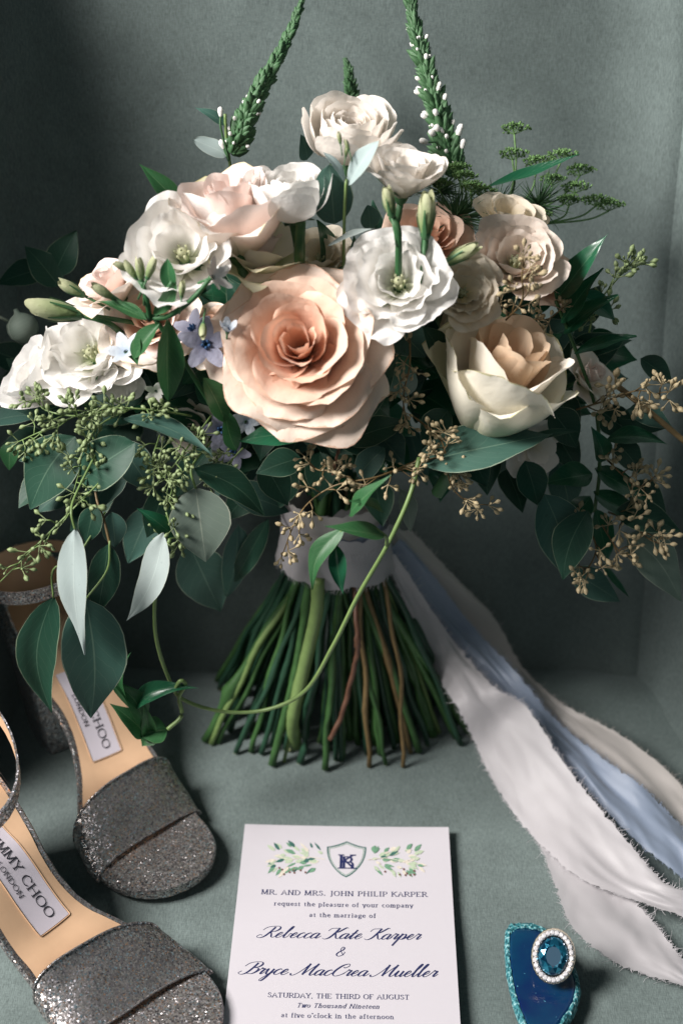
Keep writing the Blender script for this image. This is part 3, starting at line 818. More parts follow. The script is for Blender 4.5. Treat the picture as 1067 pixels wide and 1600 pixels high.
for k, (x, y, Y, f) in enumerate([(803, 210, 0.83, (790, 330, 0.81)), (800, 250, 0.825, (790, 330, 0.81)), (838, 262, 0.82, (800, 335, 0.81)), (876, 252, 0.83, (805, 340, 0.81)), (905, 275, 0.835, (820, 340, 0.81)), (898, 302, 0.82, (820, 340, 0.81)),
                                  (950, 330, 0.835, (850, 350, 0.81)), (930, 322, 0.83, (850, 350, 0.81)), (715, 272, 0.785, (712, 345, 0.785)), (735, 300, 0.775, (715, 350, 0.785)), (752, 308, 0.785, (715, 350, 0.785)), (685, 296, 0.785, (705, 350, 0.785)),
                                  (862, 290, 0.82, (820, 345, 0.81)), (840, 345, 0.80, (800, 370, 0.81)), (888, 322, 0.82, (850, 350, 0.81)), (724, 285, 0.78, (715, 345, 0.785))]):
    umbel(x, y, Y, f, 22 if k < 8 else 18, k)
def needles(px, py, Y, R, n, seed):
    rr = random.Random(seed); c = P(px, py, Y); s = pxm(c); mb = MB()
    for k in range(n):
        d = vdir(rr.uniform(-1, 1), rr.uniform(-0.5, 1), rr.uniform(-0.2, 1))
        L = R * s * rr.uniform(0.5, 1.1); w = vdir(rr.uniform(-1, 1), rr.uniform(-1, 1), 0.1) * (L * 0.18)
        mb.tube([c, c + d * L * 0.6 + w * 0.4, c + d * L + w], [0.9 * s, 0.8 * s, 0.2 * s], 4, False)
    mb.build('needle_foliage', M['spike'], bq, 'tuft of thin dark green needle leaves')
needles(712, 340, 0.78, 62, 150, 1)
needles(770, 330, 0.80, 55, 90, 2)
needles(840, 320, 0.81, 55, 90, 3)
needles(690, 300, 0.79, 45, 60, 4)

# ---- eucalyptus leaves one by one
E = leaf
E(P(652, 722, 0.668), P(862, 678, 0.690), 112, 'euc', 'ovate', (-0.25, 0.75, 0.75), 0.05, 0.10, 0.04, label='broad blue green eucalyptus leaf below the cream rose')
E(P(820, 688, 0.690), P(908, 674, 0.700), 16, 'euc_dark', 'lance', (0, 0.5, 0.8))
E(P(118, 682, 0.690), P(48, 796, 0.680), 92, 'euc_dark', 'ovate', (-0.1, 0.1, 1), 0.05, 0.10, 0.05)
E(P(126, 752, 0.672), P(211, 692, 0.668), 78, 'euc_dark', 'round', (0.1, 0.25, 1), 0.06, 0.08)
E(P(306, 762, 0.664), P(322, 878, 0.656), 98, 'euc_olive', 'ovate', (0.05, 0.30, 1), 0.05, 0.08, label='greyish olive eucalyptus leaf hanging over the dark gap')
E(P(304, 732, 0.672), P(413, 806, 0.672), 56, 'euc_dark', 'ovate', (0.3, 0.4, 0.8), 0.08, 0.15, -0.06)
E(P(118, 826, 0.634), P(133, 1023, 0.628), 60, 'euc_pale', 'lance', (-0.3, 0.45, 0.85), 0.03, 0.06, 0.03, label='pale silvery eucalyptus leaf hanging over the sandal')
E(P(84, 932, 0.646), P(82, 1115, 0.645), 66, 'euc_dark', 'ovate', (-0.05, 0.0, 1), 0.04, 0.15, 0.10)
E(P(134, 935, 0.640), P(142, 1122, 0.638), 104, 'euc', 'ovate', (0.25, 0.05, 1), 0.04, 0.12, -0.04, label='broad teal eucalyptus leaf pointing down at the sandal')
E(P(170, 850, 0.650), P(152, 962, 0.648), 52, 'euc_dark', 'ovate', (0.3, 0.1, 1), 0.05, 0.12)
E(P(256, 832, 0.652), P(198, 970, 0.645), 54, 'euc_pale', 'lance', (-0.2, 0.35, 0.9), 0.03, 0.10, -0.10, label='slim silvery eucalyptus leaf beside the vine')
E(P(150, 790, 0.66), P(135, 850, 0.655), 40, 'euc_dark', 'ovate', (0, 0.2, 1))
E(P(175, 800, 0.67), P(180, 855, 0.67), 40, 'euc', 'ovate', (0.3, 0.2, 1))
E(P(296, 850, 0.735), P(345, 955, 0.74), 84, 'euc', 'ovate', (0, 0.1, 1), 0.05, 0.1)
E(P(372, 820, 0.735), P(352, 935, 0.74), 52, 'euc', 'ovate', (0.4, 0.2, 0.8))
E(P(420, 810, 0.735), P(358, 922, 0.74), 34, 'euc_dark', 'lance', (0.2, 0.2, 1))
E(P(355, 770, 0.72), P(452, 800, 0.735), 60, 'euc', 'ovate', (0.1, 0.4, 0.9))
E(P(850, 772, 0.712), P(884, 902, 0.706), 82, 'euc', 'ovate', (0.05, 0.15, 1), 0.04, 0.12, -0.05, label='eucalyptus leaf hanging at the right with pale rim')
E(P(918, 798, 0.704), P(879, 906, 0.698), 62, 'euc_dark', 'ovate', (-0.3, 0.1, 0.9), 0.05, 0.2, 0.06)
E(P(888, 892, 0.712), P(968, 940, 0.710), 50, 'euc', 'ovate', (-0.1, 0.3, 0.9), 0.05, 0.15)
E(P(978, 835, 0.712), P(1064, 940, 0.706), 84, 'euc_olive', 'ovate', (0.25, 0.35, 0.9), 0.04, 0.10, -0.06, label='greyish green eucalyptus leaf at the far right')
E(P(960, 800, 0.715), P(1062, 830, 0.71), 60, 'euc_dark', 'ovate', (0.2, 0.4, 0.8))
E(P(356, 242, 0.80), P(302, 218, 0.80), 36, 'euc_pale', 'round', (-0.2, 0.5, 0.8), 0.03, 0.05)
E(P(356, 196, 0.805), P(305, 168, 0.805), 20, 'euc', 'lance', (-0.2, 0.4, 0.8))
stem_tube([P(352, 178, 0.805), P(354, 215, 0.803), P(360, 260, 0.80)], 2.5, 'stem_light', 'eucalyptus_stem')
E(P(284, 322, 0.785), P(218, 256, 0.785), 32, 'soft', 'lance', (-0.2, 0.3, 0.9), 0.06, 0.3)
E(P(522, 350, 0.724), P(514, 258, 0.722), 66, 'euc', 'round', (0.1, 0.05, 1), 0.05, 0.05, label='round blue green eucalyptus leaf under the ranunculus')
E(P(544, 290, 0.716), P(592, 220, 0.714), 36, 'euc_pale', 'ellip', (-0.4, 0.3, 0.9), 0.06, 0.25)
E(P(540, 286, 0.716), P(505, 238, 0.72), 18, 'euc_pale', 'ellip', (0.3, 0.5, 0.8), 0.1, 0.2)
E(P(512, 384, 0.712), P(585, 357, 0.712), 22, 'euc_pale', 'ellip', (0.1, 0.8, 0.6), 0.05, 0.1)
E(P(578, 360, 0.73), P(574, 320, 0.73), 36, 'euc', 'ellip', (0.3, 0.3, 1), 0.06, 0.2)
stem_tube([P(541, 280, 0.716), P(538, 340, 0.716), P(536, 440, 0.725)], 2.6, 'stem_light', 'eucalyptus_stem')
stem_tube([P(578, 360, 0.73), P(560, 400, 0.73), P(548, 440, 0.74)], 2.2, 'stem_light', 'eucalyptus_stem')
for (x, y) in [(532, 215), (545, 225), (540, 235)]:
    bud(x, y + 10, 0, 20, (rnd.uniform(-.5, .5), 1, 0.3), 'bud_green', None, 0.3, x, Y=0.716, sep=False, name='leaf_bud')
E(P(548, 668, 0.680), P(626, 552, 0.694), 52, 'euc_dark', 'ovate', (0.75, 0.1, 0.7), 0.08, 0.35, -0.10, label='curled dark leaf on a red stalk beside the peach rose')
stem_tube([P(520, 742, 0.668), P(528, 706, 0.670), P(545, 664, 0.672)], 2.4, 'stem_red', 'leaf_stalk')
E(P(762, 290, 0.79), P(905, 240, 0.80), 26, 'gloss', 'lance', (-0.1, 0.7, 0.7), -0.08, 0.3, -0.06, wave=0.03, name='vine_leaf')
E(P(-20, 660, 0.74), P(70, 650, 0.75), 40, 'euc', 'ovate', (-0.2, 0.5, 0.8))
E(P(20, 690, 0.74), P(15, 735, 0.735), 34, 'soft', 'ovate', (-0.2, 0.2, 0.9))
E(P(60, 640, 0.75), P(160, 615, 0.745), 42, 'euc', 'ovate', (0, 0.5, 0.8))
E(P(192, 656, 0.676), P(332, 712, 0.668), 40, 'euc', 'lance', (0.3, 0.65, 0.7), 0.05, 0.3, -0.08)
E(P(272, 838, 0.662), P(214, 794, 0.66), 30, 'gloss', 'lance', (-0.2, 0.5, 0.8))
E(P(484, 676, 0.684), P(372, 690, 0.676), 46, 'gloss', 'ovate', (0, 0.45, 0.8), 0.05, 0.2)
E(P(470, 716, 0.695), P(400, 740, 0.685), 50, 'euc_dark', 'ovate', (0, 0.3, 0.9))
E(P(540, 690, 0.70), P(640, 660, 0.70), 50, 'euc_dark', 'ovate', (0, 0.3, 0.9))
E(P(625, 765, 0.71), P(641, 832, 0.71), 38, 'euc_olive', 'ovate', (0.4, 0.3, 0.8))
E(P(560, 745, 0.70), P(600, 700, 0.70), 44, 'euc', 'round', (0, 0.4, 0.9))
E(P(185, 690, 0.70), P(240, 770, 0.69), 60, 'euc', 'ovate', (0, 0.3, 0.9))
E(P(330, 700, 0.70), P(270, 780, 0.69), 50, 'euc_dark', 'ovate', (0, 0.2, 0.9))
for (b, t, w, m, nn, Y) in [((60, 600), (10, 560), 40, 'euc_dark', (-0.2, 0.4, 0.9), 0.775), ((95, 650), (20, 640), 44, 'euc', (-0.2, 0.5, 0.8), 0.74), ((130, 700), (30, 720), 50, 'euc_dark', (-0.1, 0.3, 0.9), 0.72), ((200, 720), (140, 800), 56, 'euc', (0, 0.3, 0.9), 0.70),
                       ((260, 760), (230, 840), 46, 'euc_dark', (0.2, 0.2, 0.9), 0.70), ((860, 640), (900, 700), 60, 'euc_dark', (0.1, 0.3, 0.9), 0.735), ((820, 720), (840, 790), 52, 'euc_dark', (0, 0.2, 0.9), 0.72), ((980, 640), (1050, 670), 48, 'euc', (0.2, 0.5, 0.8), 0.725),
                       ((960, 690), (1000, 740), 50, 'euc_dark', (0.1, 0.4, 0.9), 0.73), ((890, 820), (860, 870), 44, 'euc_dark', (0, 0.2, 0.9), 0.715), ((700, 640), (660, 700), 52, 'euc_dark', (0, 0.4, 0.9), 0.70), ((480, 250), (470, 210), 30, 'euc', (0, 0.4, 0.9), 0.80),
                       ((180, 760), (110, 830), 54, 'euc_dark', (-0.1, 0.2, 0.9), 0.735), ((240, 790), (200, 880), 56, 'euc', (0.1, 0.2, 0.9), 0.735), ((120, 760), (60, 800), 50, 'euc', (-0.2, 0.4, 0.9), 0.735), ((330, 780), (300, 850), 58, 'euc_dark', (0, 0.2, 0.9), 0.72), ((80, 690), (0, 700), 54, 'euc_dark', (-0.1, 0.3, 0.9), 0.755), ((410, 720), (450, 790), 54, 'euc_dark', (0, 0.3, 0.9), 0.715), ((720, 690), (760, 760), 54, 'euc_dark', (0, 0.3, 0.9), 0.735), ((800, 660), (780, 740), 56, 'euc_dark', (0, 0.3, 0.9), 0.745), ((870, 720), (890, 800), 58, 'euc', (0, 0.3, 0.9), 0.745), ((980, 760), (1040, 800), 56, 'euc_dark', (0, 0.3, 0.9), 0.735), ((1000, 560), (1050, 600), 40, 'euc_dark', (0, 0.3, 0.9), 0.76), ((905, 460), (960, 500), 44, 'gloss', (-0.2, 0.6, 0.8), 0.755), ((690, 560), (660, 510), 46, 'euc_dark', (0, 0.4, 0.9), 0.72)]:
    E(P(*b, Y), P(*t, Y - 0.006), w, m, 'ovate', nn)
# twigs the hanging leaves grow from
stem_tube([P(180, 700, 0.69), P(150, 760, 0.67), P(165, 820, 0.655), P(172, 850, 0.65)], 2.2, 'stem_brown', 'twig')
stem_tube([P(160, 690, 0.68), P(120, 770, 0.65), P(112, 800, 0.637), P(118, 828, 0.634)], 2.0, 'stem_light', 'twig')
stem_tube([P(165, 800, 0.66), P(120, 870, 0.65), P(84, 890, 0.648), P(84, 934, 0.646)], 1.8, 'stem_light', 'twig')
stem_tube([P(172, 845, 0.65), P(168, 890, 0.646), P(134, 937, 0.640)], 1.8, 'stem_light', 'twig')
stem_tube([P(330, 690, 0.69), P(300, 730, 0.668), P(306, 764, 0.664)], 2.0, 'stem_light', 'twig')

# ---- glossy vine leaves at the right
for (b, t, w, nn, sw) in [((868, 468), (946, 364), 50, (-0.3, 0.4, 0.9), 0.05), ((876, 505), (937, 418), 40, (-0.3, 0.4, 0.8), 0.04), ((880, 522), (962, 458), 42, (-0.35, 0.6, 0.7), 0.03), ((896, 552), (992, 521), 36, (-0.2, 0.7, 0.7), 0.06),
                      ((944, 688), (1042, 690), 42, (-0.1, 0.7, 0.7), -0.04), ((928, 732), (1016, 782), 42, (-0.1, 0.6, 0.8), 0.05), ((926, 768), (1012, 818), 40, (-0.1, 0.55, 0.8), 0.04), ((930, 795), (952, 886), 44, (0.4, 0.1, 0.9), 0.05),
                      ((925, 740), (848, 752), 52, (-0.2, 0.5, 0.8), -0.05), ((922, 775), (890, 830), 40, (-0.3, 0.3, 0.8), 0), ((940, 880), (985, 935), 12, (0.2, 0.3, 0.9), 0.05), ((945, 720), (925, 668), 34, (-0.2, 0.4, 0.8), 0.0)]:
    Y = 0.725 if b[1] > 600 else 0.745
    leaf(P(*b, Y), P(*t, Y - 0.008), w, 'gloss', 'lance', nn, 0.06, 0.25, sw, wave=0.05, name='vine_leaf', curl=0.05)
stem_tube([P(868, 470, 0.745), P(900, 550, 0.745), P(930, 640, 0.74), P(936, 730, 0.725), P(928, 800, 0.725)], 3, 'stem', 'vine')
stem_tube([P(960, 600, 0.73), P(1010, 640, 0.72), P(1075, 695, 0.71)], 5, 'stem_brown', 'twig')

# ---- seeded eucalyptus
for k, (path, mat, ncl, sz) in enumerate([
    ([B(790, 500, 0.0), B(815, 470, -0.012), B(815, 430, -0.018), B(820, 405, -0.02)], 'seed', 7, 0.9),
    ([B(640, 520, 0.02), B(640, 570, 0.0), B(630, 620, -0.006), B(635, 660, -0.01)], 'seed', 8, 0.8),
    ([P(645, 650, 0.69), P(690, 690, 0.675), P(705, 760, 0.67), P(745, 795, 0.672)], 'seed', 10, 0.9),
    ([P(650, 720, 0.675), P(590, 745, 0.66), P(520, 760, 0.66), P(470, 800, 0.665), P(440, 870, 0.675)], 'seed', 13, 0.9),
    ([P(600, 740, 0.67), P(640, 730, 0.668), P(690, 715, 0.67), P(720, 750, 0.672)], 'seed', 9, 0.85),
    ([P(920, 520, 0.76), P(930, 480, 0.765), P(960, 440, 0.77), P(985, 415, 0.775)], 'seed_green', 9, 0.95),
    ([P(900, 640, 0.735), P(950, 625, 0.725), P(1000, 610, 0.715), P(1045, 625, 0.71)], 'seed', 11, 1.0),
    ([P(930, 700, 0.73), P(970, 740, 0.715), P(995, 760, 0.71), P(1020, 750, 0.71)], 'seed', 8, 0.9),
    ([P(950, 800, 0.72), P(985, 815, 0.708), P(1010, 840, 0.704), P(1030, 850, 0.70)], 'seed', 7, 0.95),
    ([P(900, 800, 0.72), P(930, 850, 0.702), P(920, 885, 0.70), P(905, 885, 0.70)], 'seed', 5, 0.95),
    ([P(940, 820, 0.71), P(965, 860, 0.70), P(980, 870, 0.70)], 'seed', 4, 0.9),
    ([P(760, 480, 0.74), P(800, 490, 0.735), P(850, 500, 0.735), P(880, 480, 0.74)], 'seed', 7, 0.8),
    ([P(300, 650, 0.70), P(230, 640, 0.685), P(150, 640, 0.68), P(70, 672, 0.685), P(30, 690, 0.69)], 'seed_green', 17, 0.95),
    ([P(200, 640, 0.69), P(150, 670, 0.68), P(130, 720, 0.675), P(115, 770, 0.67)], 'seed_green', 11, 0.9),
    ([P(250, 680, 0.69), P(240, 720, 0.675), P(260, 750, 0.668), P(290, 800, 0.665)], 'seed_green', 13, 0.8),
    ([P(330, 650, 0.70), P(300, 690, 0.68), P(270, 730, 0.67), P(240, 760, 0.665)], 'seed_green', 12, 0.8),
    ([P(170, 740, 0.67), P(120, 790, 0.655), P(60, 850, 0.645), P(0, 910, 0.64)], 'seed_green', 10, 0.95),
    ([P(260, 800, 0.665), P(270, 830, 0.66), P(280, 850, 0.66)], 'seed_green', 4, 0.8),
    ([P(180, 640, 0.69), P(120, 650, 0.68), P(70, 640, 0.685), P(60, 620, 0.69)], 'seed_green', 8, 0.85),
    ([P(380, 700, 0.69), P(350, 730, 0.685), P(330, 740, 0.68)], 'seed_green', 6, 0.7),
    ([P(480, 720, 0.69), P(500, 735, 0.675), P(540, 730, 0.67)], 'seed', 5, 0.8),
]):
    seed_sprig(path, mat, ncl, sz, 100 + k, smat='stem_light' if 'green' in mat else 'stem_brown')

# ---- trailing vine in front
VY = 0.648
stem_tube([P(655, 715, 0.668), P(640, 775, 0.655), P(606, 850, VY), P(560, 930, VY), P(520, 1010, 0.652), P(478, 1078, 0.658), P(420, 1108, 0.662), P(350, 1112, 0.662), P(285, 1092, 0.66), P(262, 1055, 0.658), P(245, 1000, 0.655), P(242, 945, 0.655), P(250, 890, 0.655), P(266, 842, 0.658)], 4.0, 'stem_light', 'trailing_vine', n=8, samp=8, taper=0.25, label='long pale green vine looping in front of the stems')
stem_tube([P(272, 1080, 0.654), P(282, 1064, 0.652), P(290, 1070, 0.654), P(280, 1090, 0.657), P(284, 1118, 0.655), P(262, 1140, 0.65)], 3.4, 'stem_light', 'tendril')
for (b, t, w, m, nn, sw) in [((208, 1108), (202, 1022), 26, 'soft', (-0.3, 0.2, 0.9), -0.14), ((205, 1108), (306, 1074), 30, 'gloss', (0.0, 0.35, 0.9), -0.10), ((222, 1140), (172, 1062), 36, 'soft', (0.1, 0.5, 0.8), 0.10), ((228, 1150), (176, 1100), 40, 'soft', (0, 0.5, 0.8), 0),
                         ((232, 1152), (226, 1100), 24, 'soft', (0.2, 0.3, 0.9), 0), ((262, 1140), (215, 1150), 44, 'soft', (0, 0.4, 0.9), 0), ((240, 1145), (222, 1166), 30, 'soft', (0, 0.3, 0.9), 0)]:
    leaf(P(*b, 0.655), P(*t, 0.650), w, m, 'lance', nn, 0.1, 0.35, sw, wave=0.06, name='vine_leaf', curl=0.06)
for (b, t, w, m, nn, sw) in [((600, 838), (508, 822), 42, 'soft', (-0.1, 0.7, 0.7), -0.12), ((545, 806), (612, 742), 34, 'soft', (-0.3, 0.5, 0.8), 0.05), ((600, 800), (545, 782), 30, 'soft', (-0.2, 0.6, 0.8), -0.05), ((538, 826), (488, 922), 34, 'soft', (-0.4, 0.1, 0.9), 0.12),
                         ((524, 850), (536, 928), 28, 'gloss', (0.1, 0.0, 1), 0.04)]:
    leaf(P(*b, 0.632), P(*t, 0.622), w, m, 'lance', nn, 0.1, 0.3, sw, wave=0.05, name='vine_leaf')
stem_tube([P(604, 852, VY), P(602, 838, 0.635), P(575, 822, 0.632), P(540, 822, 0.632), P(524, 855, 0.632)], 3, 'stem_light', 'tendril')

# ---- leaves that fill the inside of the bouquet
fr = random.Random(99)
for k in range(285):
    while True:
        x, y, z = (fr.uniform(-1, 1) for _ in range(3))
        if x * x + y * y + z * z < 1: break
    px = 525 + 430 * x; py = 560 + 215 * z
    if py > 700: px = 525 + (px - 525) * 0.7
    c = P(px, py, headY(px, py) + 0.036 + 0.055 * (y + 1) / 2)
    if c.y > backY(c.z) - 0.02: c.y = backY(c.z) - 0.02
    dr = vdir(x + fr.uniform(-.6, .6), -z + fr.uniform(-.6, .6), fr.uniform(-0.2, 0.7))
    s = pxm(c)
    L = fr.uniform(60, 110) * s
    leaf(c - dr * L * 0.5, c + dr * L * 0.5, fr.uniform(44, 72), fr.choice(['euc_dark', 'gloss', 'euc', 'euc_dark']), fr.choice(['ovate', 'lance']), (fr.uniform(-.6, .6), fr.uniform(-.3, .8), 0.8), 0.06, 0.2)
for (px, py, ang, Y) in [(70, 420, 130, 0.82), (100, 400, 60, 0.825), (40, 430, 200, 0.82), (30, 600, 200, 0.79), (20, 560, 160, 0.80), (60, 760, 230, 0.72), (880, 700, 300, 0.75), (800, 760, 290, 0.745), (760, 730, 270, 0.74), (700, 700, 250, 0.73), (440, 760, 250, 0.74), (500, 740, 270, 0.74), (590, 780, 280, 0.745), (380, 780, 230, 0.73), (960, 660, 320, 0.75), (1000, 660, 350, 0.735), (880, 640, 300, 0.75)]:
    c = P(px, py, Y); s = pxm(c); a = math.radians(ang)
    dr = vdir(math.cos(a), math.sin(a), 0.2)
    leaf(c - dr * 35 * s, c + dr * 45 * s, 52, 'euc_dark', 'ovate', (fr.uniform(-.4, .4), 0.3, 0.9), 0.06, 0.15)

# ---- stems, wrap and ribbons
NECK = (525, 866); NY = 0.772
sr = random.Random(5)
def foot_stem(fx, fy, nx, rpx, mat, bow=0.0, up=0.0, ny=880, Yn=None, nodes=True, depth=None, z=None):
    f = G(fx, fy, 0.0) if z is None else G(fx, fy, z)
    f = f + Vector((0, 0, seatZ(f.x, f.y) + rpx * pxm(f) * 0.6))
    Y = Yn if Yn else NY - 0.016 + 0.040 * min(1.0, max(0.0, (f.y - 0.715) / 0.10))
    a = P(nx, ny, Y)
    top = a + (a - f).normalized() * 0.06
    mid = f.lerp(a, 0.5) + Vector((bow, 0, 0.0))
    o = stem_tube([f, mid, a, top], rpx * sr.uniform(0.62, 0.92), mat, 'stem', n=8, samp=7, nodes=nodes, seed=sr.randrange(9999))
    dr = (mid - f).normalized()
    m3 = MB(); m3.tube([f - dr * 0.0004, f + dr * 0.0022], rpx * pxm(f) * 0.60, 8)
    m3.build('cut_end', M['cut'], o)
    return o
for (fx, fy, nx, r, mat, bow) in [
    (319, 1153, 472, 7.5, 'stem', -0.004), (335, 1162, 478, 6.0, 'stem_light', -0.003), (345, 1160, 483, 5.5, 'stem', 0.0), (371, 1174, 488, 6.5, 'stem_dark', 0.002), (396, 1172, 492, 5.5, 'stem', 0.0), (412, 1172, 500, 5.5, 'stem_dark', 0.003),
    (357, 1078, 462, 8, 'stem', -0.004), (428, 1189, 497, 7, 'stem', 0.003), (446, 1192, 505, 4.5, 'stem_light', 0.001), (470, 1188, 508, 7.5, 'stem_dark', 0.0), (512, 1204, 545, 6.5, 'stem', 0.0), (535, 1180, 540, 6, 'stem_dark', 0.0),
    (572, 1200, 552, 5, 'stem_brown', 0.0), (604, 1194, 532, 5.5, 'stem', 0.002), (628, 1192, 598, 5, 'stem_brown', 0.004), (656, 1178, 545, 6.5, 'stem', 0.003), (640, 1172, 560, 6, 'stem_brown', 0.002), (682, 1152, 590, 4.5, 'stem_light', 0.0),
    (740, 1145, 560, 6.5, 'stem', 0.004), (722, 1158, 585, 6, 'stem_dark', 0.002), (708, 1158, 588, 6, 'stem', 0.002), (694, 1135, 592, 7, 'stem_dark', 0.002), (730, 1130, 596, 7.5, 'stem_dark', 0.003), (590, 1170, 560, 6, 'stem_dark', 0.0), (495, 1160, 520, 6.5, 'stem', 0.0),
    (440, 1160, 495, 6, 'stem_dark', 0.0), (555, 1165, 548, 6, 'stem', 0.0), (670, 1165, 575, 6, 'stem_dark', 0.0), (385, 1140, 480, 6, 'stem', -0.002), (460, 1140, 505, 6, 'stem', -0.002), (615, 1140, 570, 6, 'stem', 0.0)]:
    foot_stem(fx + sr.uniform(-5, 5), fy + sr.uniform(-9, 7), nx + sr.uniform(-16, 16), r, mat, bow)
for k in range(92):
    t = sr.uniform(-1, 1)
    fx = 528 + 195 * t; fy = 1062 + sr.uniform(0, 118) * math.sqrt(1 - 0.75 * t * t) + 14 * (1 - abs(t))
    foot_stem(fx, fy, 528 + 70 * t + sr.uniform(-8, 8), sr.uniform(4.5, 7), sr.choice(['stem_dark', 'stem_dark', 'stem']), 0.002 * t)
# the thick pale stem and the thin red twig in front
f0 = G(462, 1176); f0.z += 0.006
stem_tube([f0, P(458, 1120, 0.722), P(476, 1040, 0.73), P(494, 960, 0.735), P(497, 905, 0.738)], 10.0, 'stem_light', 'stem', n=10, samp=8, label='thick pale green stem in front of the others')
stem_tube([P(515, 1156, 0.708), P(532, 1120, 0.712), P(545, 1070, 0.718), P(556, 1020, 0.722), P(556, 975, 0.728), P(552, 890, 0.752)], 4.2, 'stem_red', 'stem', n=7, samp=8, nodes=True, label='thin crooked red twig among the green stems')

def ribbon(name, left, right, mat, tmat, label, amp=0.004, seed=0, nu=26, samp=14, fray=1.0):
    """left/right: (px, py, ('Y'|'z'), value) along both edges."""
    cv = lambda q: P(q[0], q[1], q[3]) if q[2] == 'Y' else G(q[0], q[1], q[3])
    l = crom([cv(q) for q in left], samp); r = crom([cv(q) for q in right], samp)
    m = min(len(l), len(r)); l, r = l[:m], r[:m]
    rows = []
    for i in range(m):
        row = []
        for j in range(nu + 1):
            u = j / nu
            p = l[i].lerp(r[i], u)
            wv = 1.15 * amp * (nz(u * 1.9 + seed, i * 0.045, seed) + 0.10 * nz(u * 6 + seed, i * 0.10, seed + 7) + 0.16 * (0.35 - abs(nz(u * 3.2 + i * 0.05, i * 0.085 + seed, seed + 3))))
            p = p + Vector((0, -0.4, 0.9)) * wv
            e = (0.0020 if j in (0, nu) else 0) * nz(i * 0.7, j, seed)
            p = p + (r[i] - l[i]).normalized() * e
            fl = seatZ(p.x, p.y) + 0.0022
            if p.z < fl and p.y < 0.84: p.z = fl + 0.2 * abs(wv)
            row.append(p)
        rows.append(row)
    mb = MB(); mb.grid(rows)
    o = mb.build(name, M[mat], bq, label)
    m2 = MB(); rr = random.Random(seed)
    for side in (0, nu):
        for i in range(m - 1):
            for k in range(int(2 * fray)):
                p = rows[i][side].lerp(rows[i + 1][side], rr.random())
                out = (rows[i][side] - rows[i][nu - side]).normalized()
                tan = (rows[i + 1][side] - rows[i][side]).normalized()
                L = rr.uniform(0.0006, 0.0032) * (2.4 if rr.random() < 0.07 else 1)
                d = (out + tan * rr.uniform(-1.2, 1.2) + Vector((0, 0, rr.uniform(-0.2, 0.5)))).normalized()
                q = p + d * L + Vector((0, 0, 0.0004))
                m2.tube([p, p.lerp(q, 0.5) + tan * rr.uniform(-.0006, .0006), q], [0.00014, 0.00012, 0.00007], 3, False)
    t = m2.build('frayed_threads', M[tmat], o)
    t['kind'] = 'stuff'
    return o
ribbon('ribbon', [(596, 822, 'Y', .785), (640, 885, 'Y', .79), (700, 960, 'Y', .80), (760, 1035, 'Y', .80), (830, 1105, 'z', .012), (900, 1180, 'z', .008), (980, 1260, 'z', .006), (1060, 1330, 'z', .005), (1110, 1370, 'z', .005)],
       [(640, 826, 'Y', .80), (700, 890, 'Y', .805), (770, 965, 'Y', .81), (815, 1040, 'Y', .80), (872, 1095, 'z', .02), (945, 1135, 'z', .016), (1030, 1195, 'z', .012), (1080, 1240, 'z', .01), (1120, 1270, 'z', .008)],
       'silk_taupe', 'thread_taupe', 'taupe silk ribbon trailing behind the blue one', 0.006, 3)
ribbon('ribbon', [(604, 850, 'Y', .775), (640, 920, 'Y', .78), (700, 1000, 'Y', .785), (770, 1080, 'z', .035), (850, 1160, 'z', .022), (930, 1250, 'z', .016), (1000, 1320, 'z', .012), (1060, 1365, 'z', .010), (1100, 1395, 'z', .01)],
       [(632, 846, 'Y', .785), (690, 920, 'Y', .79), (755, 1000, 'Y', .79), (812, 1060, 'z', .045), (870, 1120, 'z', .030), (945, 1190, 'z', .024), (1010, 1240, 'z', .02), (1067, 1290, 'z', .016), (1110, 1330, 'z', .014)],
       'silk_blue', 'thread_blue', 'dusty blue silk ribbon trailing between the pale ones', 0.007, 5)
ribbon('ribbon', [(600, 870, 'Y', .765), (632, 945, 'Y', .77), (668, 1030, 'Y', .768), (712, 1100, 'z', .045), (745, 1170, 'z', .018), (790, 1250, 'z', .008), (842, 1315, 'z', .006), (900, 1370, 'z', .008), (985, 1405, 'z', .012), (1080, 1438, 'z', .012)],
       [(618, 868, 'Y', .77), (665, 945, 'Y', .775), (718, 1010, 'Y', .77), (772, 1075, 'z', .055), (822, 1105, 'z', .048), (872, 1180, 'z', .034), (925, 1250, 'z', .026), (985, 1320, 'z', .022), (1040, 1382, 'z', .018), (1110, 1400, 'z', .016)],
       'silk_white', 'thread', 'upper white silk ribbon with frayed edges lying across the seat', 0.007, 8, fray=1.5)
ribbon('ribbon', [(735, 1140, 'z', .012), (758, 1200, 'z', .005), (798, 1262, 'z', .004), (838, 1312, 'z', .004), (866, 1380, 'z', .004), (893, 1448, 'z', .004), (945, 1495, 'z', .004), (1010, 1523, 'z', .004), (1085, 1545, 'z', .004)],
       [(780, 1130, 'z', .018), (825, 1200, 'z', .010), (868, 1262, 'z', .008), (910, 1320, 'z', .008), (955, 1368, 'z', .008), (1000, 1418, 'z', .008), (1028, 1450, 'z', .007), (1058, 1490, 'z', .006), (1100, 1535, 'z', .005)],
       'silk_white', 'thread', 'lower white silk ribbon tail pointing at the seat edge', 0.004, 12, fray=1.5)
